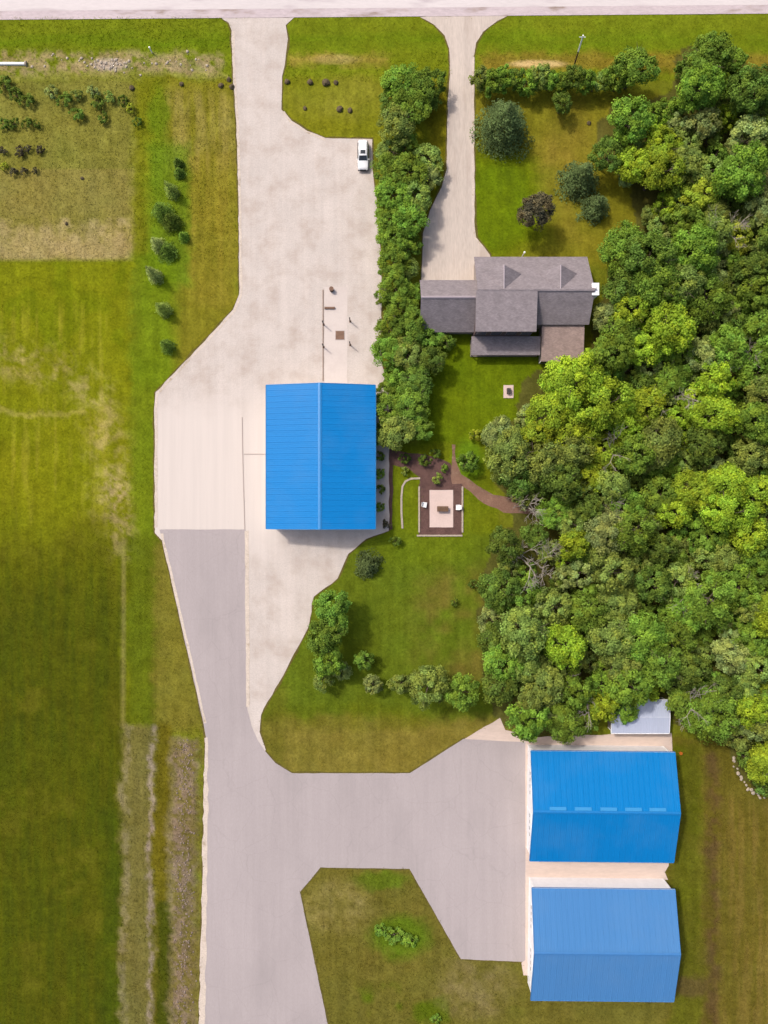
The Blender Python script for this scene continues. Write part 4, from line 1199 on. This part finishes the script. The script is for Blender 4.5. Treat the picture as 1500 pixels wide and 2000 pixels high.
def dead_mesh(name, hgt, seed, mat):
    """bare pale branches"""
    g = random.Random(seed); mb = MB()
    def grow(p, d, L, r, lev):
        e = p + d * L
        mb.bar(p, e, r, r * 0.65, n=5 if lev < 2 else 3, cap=False)
        if lev == 5: return
        for i in range(3 if lev < 4 else 2):
            nd = (d + Vector((g.gauss(0, 0.5), g.gauss(0, 0.5), g.gauss(0.1, 0.3)))).normalized()
            grow(p + d * L * g.uniform(0.6, 1.0), nd, L * g.uniform(0.55, 0.85), r * 0.62, lev + 1)
    grow(Vector((0, 0, -0.05)), Vector((0.03, 0.02, 1)).normalized(), hgt * 0.38, 0.19, 0)
    return mb.mesh(name, mat)

def conifer_mesh(name, R_, Hh, seed, mat, leaf=0.4, whorls=16):
    g = np.random.default_rng(seed)
    C, N_, T_ = [], [], []
    for w in range(whorls):
        f = w / (whorls - 1)
        z = 0.35 + (Hh - 0.35) * f
        r = R_ * (1 - f) ** 0.85 + 0.12
        nb = int(5 + 8 * (1 - f))
        for b in range(nb):
            a = 2 * math.pi * (b + g.uniform(-0.35, 0.35)) / nb + w * 0.7
            L = r * g.uniform(0.66, 1.15)
            k = max(4, int(L / leaf * 5.5))
            s = g.uniform(0.12, 1.0, k) ** 0.75
            wd = 0.20 * L * (1 - s * 0.55) + 0.05
            side = g.normal(size=k) * wd
            x = np.cos(a) * s * L - np.sin(a) * side; y = np.sin(a) * s * L + np.cos(a) * side
            zz = z - 0.30 * L * s ** 1.5 + g.normal(size=k) * 0.07
            C.append(np.stack([x, y, zz], -1))
            N_.append(np.stack([np.cos(a) * 0.4 * np.ones(k), np.sin(a) * 0.4 * np.ones(k), np.ones(k)], -1) + g.normal(size=(k, 3)) * 0.4)
            v = g.uniform(0.6, 1.4)
            T_.append(np.ones((k, 3)) * v * g.uniform(0.8, 1.2, (k, 1)))
    C = np.concatenate(C); N_ = np.concatenate(N_); T_ = np.concatenate(T_)
    V = leaf_quads(C, N_, leaf, g, 0.5)
    return np_mesh(name, V, np.arange(len(V)).reshape(-1, 4), mat, np.repeat(T_, 4, axis=0))

# size classes: radius, crown height, trunk-to-centre height, clumps, leaves per clump, leaf size
SIZES = {'big': (4.6, 6.4, 7.6, 92, 120, 0.36), 'med': (3.4, 5.2, 5.6, 66, 110, 0.32), 'small': (2.1, 3.6, 2.7, 44, 80, 0.26), 'shrub': (1.2, 1.7, 0.85, 24, 50, 0.2)}
_cache = {}
def crown_for(size, sp, var):
    k = (size, sp, var)
    if k not in _cache:
        r, h, zc, n, per, lf = SIZES[size]
        _cache[k] = crown_mesh('crown_%s_%s' % (size, sp), r, h, n, per, lf, 100 + hash_(k), LEAF[sp], zc)
    return _cache[k]
def hash_(k): return sum(ord(ch) * (i + 3) for i, ch in enumerate(str(k))) % 9973
def trunk_for(size, var):
    k = ('t', size, var)
    if k not in _cache:
        r, h, zc, n, per, lf = SIZES[size]
        _cache[k] = trunk_mesh('trunk_' + size, r, zc, h, 40 + var, M['bark'], {'big': 0.28, 'med': 0.2, 'small': 0.11, 'shrub': 0.05}[size], 7 if size != 'shrub' else 4)
    return _cache[k]

NVAR = {'big': 3, 'med': 3, 'small': 3, 'shrub': 2}
def tree(px, py, rpx, sp, label, cat='tree', group=None, name='broadleaf_tree', size=None, hk=1.0):
    """tree whose crown centre shows at photo pixel (px,py) with radius rpx pixels"""
    rm = rpx * S * 0.94
    size = size or ('big' if rm > 3.9 else 'med' if rm > 2.7 else 'small' if rm > 1.55 else 'shrub')
    r, h, zc = SIZES[size][:3]
    k = rm / r; kz = (k * 0.6 + 0.4) * hk
    x, y = W(px, py, zc * kz * 1.05)
    root = empty(name, (x, y, 0), label, cat, group, rz=rnd.uniform(0, 6.28))
    root.scale = (k * rnd.uniform(0.94, 1.06), k * rnd.uniform(0.94, 1.06), kz)
    v = rnd.randrange(NVAR[size])
    link('trunk', trunk_for(size, v), root); link('crown', crown_for(size, sp, v), root)
    return root

def spruce(px, py, rpx, hgt, sp, label, name='spruce_tree', group=None, leaf=0.34):
    rm = rpx * S
    x, y = W(px, py, hgt * 0.3)
    root = empty(name, (x, y, 0), label, 'tree', group, rz=rnd.uniform(0, 6.28))
    key = ('sp', sp, round(rm, 1), round(hgt, 1))
    if key not in _cache: _cache[key] = conifer_mesh('needles', rm, hgt, hash_(key), LEAF[sp], leaf, max(8, int(hgt * 2)))
    link('crown', _cache[key], root)
    mb = MB(); mb.bar((0, 0, -0.05), (0, 0, hgt * 0.97), 0.02 * hgt + 0.04, 0.015, n=8); mb.build('trunk', M['bark'], root)
    return root

# windbreak between the lot and the house drive
WB = [(785, 160, 38, 'mid'), (818, 172, 36, 'fresh'), (762, 195, 32, 'dark'), (800, 205, 42, 'mid'), (835, 200, 28, 'dark'), (775, 245, 40, 'olive'), (838, 305, 32, 'olive'), (760, 292, 32, 'olive'), (790, 282, 30, 'mid'), (762, 335, 38, 'mid'), (800, 335, 40, 'mid'), (834, 348, 30, 'pale'), (768, 380, 40, 'mid'), (812, 385, 38, 'olive'),
      (762, 425, 34, 'mid'), (796, 430, 40, 'mid'), (765, 470, 34, 'mid'), (798, 480, 32, 'mid'), (768, 515, 36, 'mid'), (796, 525, 30, 'olive'), (770, 560, 36, 'mid'), (800, 575, 30, 'mid'), (750, 578, 22, 'mid'), (782, 605, 36, 'mid'), (760, 640, 34, 'mid'), (802, 640, 36, 'fresh'), (835, 662, 32, 'fresh'), (757, 685, 36, 'mid'),
      (795, 690, 38, 'olive'), (838, 700, 36, 'dark'), (775, 730, 32, 'mid'), (812, 740, 38, 'dark'), (755, 760, 24, 'mid'), (806, 785, 42, 'fresh'), (764, 800, 36, 'mid'), (776, 842, 40, 'olive'), (815, 832, 34, 'fresh'), (748, 850, 26, 'mid')]
# colour words for the labels
WORD = {'mid': 'mid green', 'lime': 'bright lime green', 'olive': 'olive green', 'fresh': 'fresh green', 'dark': 'dark green', 'pale': 'pale grey green', 'yellow': 'yellow green', 'purple': 'brownish', 'spruce': 'blue green'}
for px, py, r, sp in WB:
    where = 'at the road end of the windbreak' if py < 225 else 'in the windbreak beside the parked white car' if py < 345 else 'in the windbreak between gravel lot and house drive' if py < 540 else 'in the windbreak beside the garage wing' if py < 665 else 'in the windbreak west of the back lawn' if py < 755 else 'in the windbreak beside the bright blue barn'
    tree(px, py, r, sp, '%s%s tree %s' % ('small ' if r < 31 else '', WORD[sp], where), group='windbreak trees', hk=0.72)
tree(848, 160, 30, 'fresh', 'low fresh green bush at the hedge end touching the house drive\'s west edge', 'bush', name='bush')
tree(872, 667, 20, 'fresh', 'small green bush against the garage wing\'s south wall', 'bush', name='bush')
# clipped hedge east of the drive, facing the road
for i, (px, py, r) in enumerate([(940 + 22.5 * q, 156 + 4 * math.sin(q * 2.1), 25 + 3 * math.sin(q * 1.7)) for q in range(13)]):
    tree(px, py, r, ('olive', 'mid', 'mid', 'dark', 'mid')[i % 5], '%s bush in the low hedge along the front garden' % WORD[('olive', 'mid', 'mid', 'dark', 'mid')[i % 5]], 'bush', 'front hedge bushes', 'hedge_bush')
tree(1245, 128, 42, 'fresh', 'round fresh green tree standing at the east end of the front hedge')
tree(1098, 202, 24, 'dark', 'small dark green tree alone on the front lawn south of the hedge')
spruce(984, 245, 72, 9.0, 'spruce', 'large blue green spruce beside the house drive')
spruce(1134, 350, 48, 7.0, 'spruce', 'middle sized blue green spruce on the front lawn near the wood')
spruce(1163, 404, 36, 5.2, 'spruce', 'small blue green spruce beside the middle sized one')
tree(1045, 410, 38, 'purple', 'brownish leaved small tree alone on the front lawn', name='ornamental_tree')
tree(972, 846, 40, 'pale', 'pale grey green tree at the corner of the back lawn')
tree(930, 850, 16, 'yellow', 'small yellow green bush beside the pale tree', 'bush', name='bush')
tree(915, 900, 24, 'fresh', 'fresh green bush beside the reddish garden path', 'bush', name='bush')
# south garden
spruce(719, 1104, 35, 3.6, 'spruce', 'low spreading blue green conifer south of the blue barn\'s corner', 'spreading_conifer')
for px, py, r, sp, lb in ((652, 1190, 40, 'fresh', 'tall fresh green tree at the gravel edge, northernmost of its clump'), (636, 1240, 40, 'fresh', 'fresh green tree in the middle of the clump at the gravel edge'), (642, 1290, 34, 'mid', 'mid green tree in the clump south of the gravel'), (630, 1328, 24, 'olive', 'small olive bush at the foot of the clump by the gravel'),
                      (668, 1308, 22, 'pale', 'small pale green bush in the shade of the clump'), (712, 1292, 24, 'fresh', 'round fresh green small tree standing apart on the south lawn'), (728, 1338, 22, 'pale', 'pale green bush south of the round small tree'), (784, 1336, 25, 'olive', 'olive bush at the west end of the rough strip'),
                      (838, 1340, 44, 'olive', 'broad olive green bush on the south lawn'), (902, 1350, 40, 'mid', 'mid green tree between the broad olive bush and the wood'), (772, 1056, 13, 'dark', 'small dark shrub beside the patio lawn'), (888, 1176, 9, 'dark', 'tiny dark shrub alone on the south lawn'), (925, 1140, 12, 'dark', 'small dark shrub near the wood on the south lawn')):
    tree(px, py, r, sp, lb, 'tree' if r > 30 else 'bush', name='broadleaf_tree' if r > 30 else 'bush')
# scrub west of the entrance
SCR = [(8, 165, 22, 'dark'), (30, 185, 22, 'dark'), (52, 196, 20, 'dark'), (100, 180, 20, 'pale'), (125, 195, 22, 'dark'), (150, 185, 18, 'olive'), (150, 222, 20, 'dark'), (182, 178, 18, 'pale'), (190, 198, 20, 'dark'), (214, 190, 18, 'olive'), (202, 230, 15, 'dark'), (240, 198, 19, 'dark'), (255, 212, 13, 'yellow'), (268, 238, 14, 'dark'),
       (5, 242, 16, 'dark'), (28, 241, 16, 'dark'), (52, 240, 15, 'dark'), (72, 242, 11, 'dark'), (6, 292, 12, 'purple'), (38, 296, 15, 'purple'), (54, 290, 11, 'purple'), (78, 292, 12, 'purple'), (28, 336, 12, 'purple'), (48, 334, 10, 'purple'), (68, 333, 9, 'purple'), (8, 325, 12, 'yellow')]
for px, py, r, sp in SCR:
    tree(px, py, r * 0.84, sp, '%s shrub in the scrub west of the lot entrance' % WORD[sp], 'shrub', 'scrub west of the entrance', 'shrub', hk=0.75)
# young trees in the strip beside the lot: crown pixel, foot pixel, height
YT = [(348, 318, 9, 1.8, 'dark'), (350, 338, 9, 1.8, 'dark'), (334, 372, 12, 4.0, 'olive'), (318, 415, 22, 4.2, 'dark'), (334, 432, 20, 3.0, 'dark'), (308, 478, 15, 3.6, 'pale'), (326, 490, 20, 2.4, 'dark'), (358, 462, 9, 2.0, 'mid'), (300, 536, 13, 4.6, 'pale'), (318, 604, 14, 4.0, 'olive'), (326, 675, 13, 3.4, 'dark')]
LBL = ['small dark conifer at the north end of the young tree strip', 'small dark conifer second from the north end of the tree strip', 'slim olive young conifer in the strip beside the lot', 'broad dark young conifer in the strip beside the lot', 'dark low conifer beside the broad dark one', 'pale grey green young tree south of the dark conifers', 'low dark conifer beside the pale young tree',
       'tiny green conifer on the east side of the tree strip', 'tall pale slender tree in the grass strip beside the lot', 'olive slender tree near the lot\'s slanting edge', 'small dark tree at the south end of the strip, closest to the slanting gravel edge']
for (px, py, r, hgt, sp), lb in zip(YT, LBL):
    spruce(px, py, r * 1.25, hgt * 1.15, sp, lb, 'young_tree', leaf=0.22)
# weeds on the island, bush with stones
for px, py, r, sp in ((770, 1826, 24, 'fresh'), (800, 1838, 20, 'mid'), (742, 1816, 14, 'fresh'), (850, 1990, 13, 'fresh')):
    tree(px, py, r, sp, '%s weed clump in the rough grass of the island' % WORD[sp], 'weeds', 'weed clumps on the island', 'weed_clump', size='shrub', hk=0.45)
tree(1503, 1498, 34, 'lime', 'lime green bush ringed by pale stones at the field edge', 'bush', name='bush')
# shade planting along the barn's east wall
for px, py, r, sp in ((742, 890, 12, 'dark'), (742, 925, 13, 'mid'), (742, 955, 12, 'dark'), (742, 990, 12, 'mid'), (755, 1022, 12, 'purple'), (790, 895, 14, 'dark'), (830, 900, 15, 'dark'), (855, 935, 13, 'olive'), (868, 915, 10, 'mid'), (850, 885, 13, 'dark'), (790, 920, 11, 'olive')):
    tree(px, py, r, sp, '%s shrub planted in the mulch beds by the blue barn' % WORD[sp], 'shrub', 'mulch bed shrubs', 'shrub')

# the wood
GIV = [(1130, 745, 56, 'lime'), (1075, 800, 52, 'lime'), (1045, 850, 40, 'lime'), (1180, 790, 54, 'lime'), (1120, 840, 52, 'lime'), (1215, 815, 44, 'lime'), (1180, 880, 44, 'lime'), (1065, 905, 40, 'olive'), (1240, 600, 46, 'lime'), (1270, 680, 44, 'lime'),
       (1085, 745, 42, 'lime'), (1100, 940, 46, 'dark'), (1010, 930, 40, 'dark'), (1385, 112, 52, 'fresh'), (1370, 170, 48, 'mid'), (1240, 320, 36, 'lime'), (1440, 465, 34, 'yellow'), (1370, 375, 40, 'yellow'), (1230, 235, 46, 'mid'), (1420, 1000, 50, 'lime'), (1360, 960, 48, 'lime'),
       (1475, 960, 46, 'lime'), (1465, 1040, 46, 'lime'), (1190, 300, 36, 'dark'), (1225, 490, 52, 'mid'), (1270, 500, 50, 'dark'), (1220, 560, 44, 'dark'), (1185, 620, 36, 'pale'), (1195, 690, 44, 'mid'), (985, 1060, 40, 'dark'), (975, 1150, 42, 'dark'), (975, 1250, 42, 'dark'), (985, 1340, 44, 'dark'), (1030, 1405, 44, 'mid'), (1100, 1415, 42, 'mid'), (1230, 1340, 46, 'mid'), (1222, 1388, 30, 'mid')]
DEAD = [(1430, 440), (1330, 770), (1420, 720), (1030, 1095), (1075, 1115), (1400, 1370), (1350, 1150), (1480, 290), (1040, 990), (1215, 890), (1150, 1370), (1480, 690), (1365, 1390), (1210, 1010)]
wood = list(GIV)
g2 = random.Random(12)
bx0, bx1, by0, by1 = 930, 1580, 70, 1540
tries = 0
while tries < 14000 and len(wood) < 330:
    tries += 1
    px, py = g2.uniform(bx0, bx1), g2.uniform(by0, by1)
    r = g2.choice((28, 32, 36, 40, 44, 48, 54))
    # the crown must stay inside the wood's outline
    if not in_poly(np.array([px, px - r * 0.7, px + r * 0.5, px, px]), np.array([py, py, py, py - r * 0.6, py + r * 0.7]), WOOD).all(): continue
    if any((px - q[0]) ** 2 + (py - q[1]) ** 2 < (0.49 * (r + q[2])) ** 2 for q in wood): continue
    if any((px - q[0]) ** 2 + (py - q[1]) ** 2 < 22 ** 2 for q in DEAD): continue
    if py < 480: sp = g2.choices(('mid', 'olive', 'pale', 'lime', 'dark', 'fresh'), (3, 4, 3, 2, 2, 1))[0]
    elif py < 1060: sp = g2.choices(('mid', 'olive', 'dark', 'lime', 'pale'), (6, 3, 2, 4 if px > 1230 and py > 780 else 2, 1))[0]
    else: sp = g2.choices(('mid', 'olive', 'dark', 'lime', 'pale', 'fresh'), (5, 4, 3, 1, 1, 1))[0]
    wood.append((px, py, r, sp))
for px, py, r, sp in wood:
    marks = [((1300, 160), 'near the front hedge in the wood'), ((1180, 330), 'at the wood edge by the front lawn'), ((1170, 570), 'in the wood beside the house'), ((1080, 760), 'at the wood edge by the back lawn'), ((990, 960), 'at the wood edge by the reddish path'), ((950, 1200), 'at the wood edge by the south lawn'), ((1080, 1430), 'at the wood edge by the asphalt yard'), ((1260, 1370), 'in the wood above the small pale shed'), ((1450, 1450), 'in the wood by the stone ringed bush')]
    near = min(marks, key=lambda q: (q[0][0] - px) ** 2 + (q[0][1] - py) ** 2)
    where = near[1] if math.hypot(near[0][0] - px, near[0][1] - py) < 115 else 'deep in the dense wood'
    tree(px, py, r, sp, '%s %s tree %s' % ('large crowned' if r > 50 else 'narrow crowned' if r < 38 else 'middle sized', WORD[sp], where), group='trees of the dense wood', hk=g2.uniform(0.8, 1.2))
dead_me = [dead_mesh('bare_branches', 9.0, 5 + i, M['deadbark']) for i in range(3)]
for i, (px, py) in enumerate(DEAD):
    x, y = W(px, py, 7)
    o = link('dead_tree', dead_me[i % 3], None, (x, y, 0)); o.rotation_euler.z = g2.uniform(0, 6); o.scale = (1.1, 1.1, g2.uniform(0.9, 1.15))
    tag(o, 'bare pale grey dead tree among the green crowns of the wood', 'dead tree', 'dead trees in the wood')
# undergrowth in the wood's gaps
n_un = 0
while n_un < 70:
    px, py = g2.uniform(940, 1560), g2.uniform(100, 1500)
    if not in_poly(np.array([px - 14, px + 14]), np.array([py - 10, py + 14]), WOOD).all(): continue
    n_un += 1
    sp = g2.choice(('dark', 'olive', 'mid', 'pale'))
    tree(px, py, g2.uniform(18, 30), sp, '%s shrub growing under the trees of the dense wood' % WORD[sp], 'shrub', 'undergrowth of the wood', 'shrub')

# ------------------------------------------------------------------ grass blades over the lawns and fields
def tufts(n, seed):
    g = np.random.default_rng(seed)
    px = g.uniform(-60, 1560, n); py = g.uniform(34, 2060, n)
    keep = np.ones(n, bool)
    jx, jy = px + g.normal(size=n) * 3.0, py + g.normal(size=n) * 3.0
    for poly in PAVED: keep &= ~in_poly(jx, jy, poly)
    for a in ((520, 752, 735, 1034), (1036, 1450, 1310, 1665), (1038, 1705, 1310, 1925), (822, 550, 1145, 690)):
        keep &= ~((px > a[0]) & (px < a[2]) & (py > a[1]) & (py < a[3]))
    keep &= ~(in_poly(px, py, WOOD) & (g.random(n) < 0.8))
    keep &= g.random(n) < 0.35 + 0.65 * fbm(px, py, 24, 91)
    px, py = px[keep], py[keep]; n = len(px)
    c = ground_colour(px, py)
    rough = ((px < 480) & (py < 510)) | ((py > 1690) & (px > 560)) | ((px > 230) & (px < 400) & (py > 1400)) | ((px > 1310) & (py > 1440)) | ((py > 100) & (py < 160))
    h = np.where(rough, g.uniform(0.06, 0.16, n), g.uniform(0.04, 0.10, n)); w = np.where(rough, g.uniform(0.04, 0.10, n), g.uniform(0.03, 0.07, n))
    x = (px - 750) * S; y = (1000 - py) * S
    V, T_ = [], []
    for k in range(3):
        a = g.uniform(0, 6.283, n); ln = g.uniform(0.7, 1.9, n) * h
        ox = g.normal(size=n) * 0.09; oy = g.normal(size=n) * 0.09
        ca, sa = np.cos(a), np.sin(a)
        p0 = np.stack([x + ox - sa * w / 2, y + oy + ca * w / 2, np.zeros(n) + 0.03], -1); p1 = np.stack([x + ox + sa * w / 2, y + oy - ca * w / 2, np.zeros(n) + 0.03], -1)
        p2 = np.stack([x + ox + ca * ln, y + oy + sa * ln, h + 0.04], -1)
        V.append(np.stack([p0, p1, p2], 1)); t = c * g.uniform(0.75, 1.4, (n, 1)); T_.append(np.repeat(t[:, None, :], 3, axis=1))
    V = np.concatenate(V).reshape(-1, 3); T_ = np.concatenate(T_).reshape(-1, 3)
    me = np_mesh('grass', V, np.arange(len(V)).reshape(-1, 3), M['tuft'], T_)
    up = np.random.default_rng(8).normal(size=(len(V) // 3, 3)) * 0.25 + np.array([0, 0, 1.0])
    at = me.attributes.new('custom_normal', 'FLOAT_VECTOR', 'POINT')
    at.data.foreach_set('vector', np.repeat(up, 3, axis=0).astype(np.float32).ravel())
    return me
gr = link('grass', tufts(340000, 5))
tag(gr, 'rough and mown grass blades covering the lawns and fields', 'grass', kind='stuff')
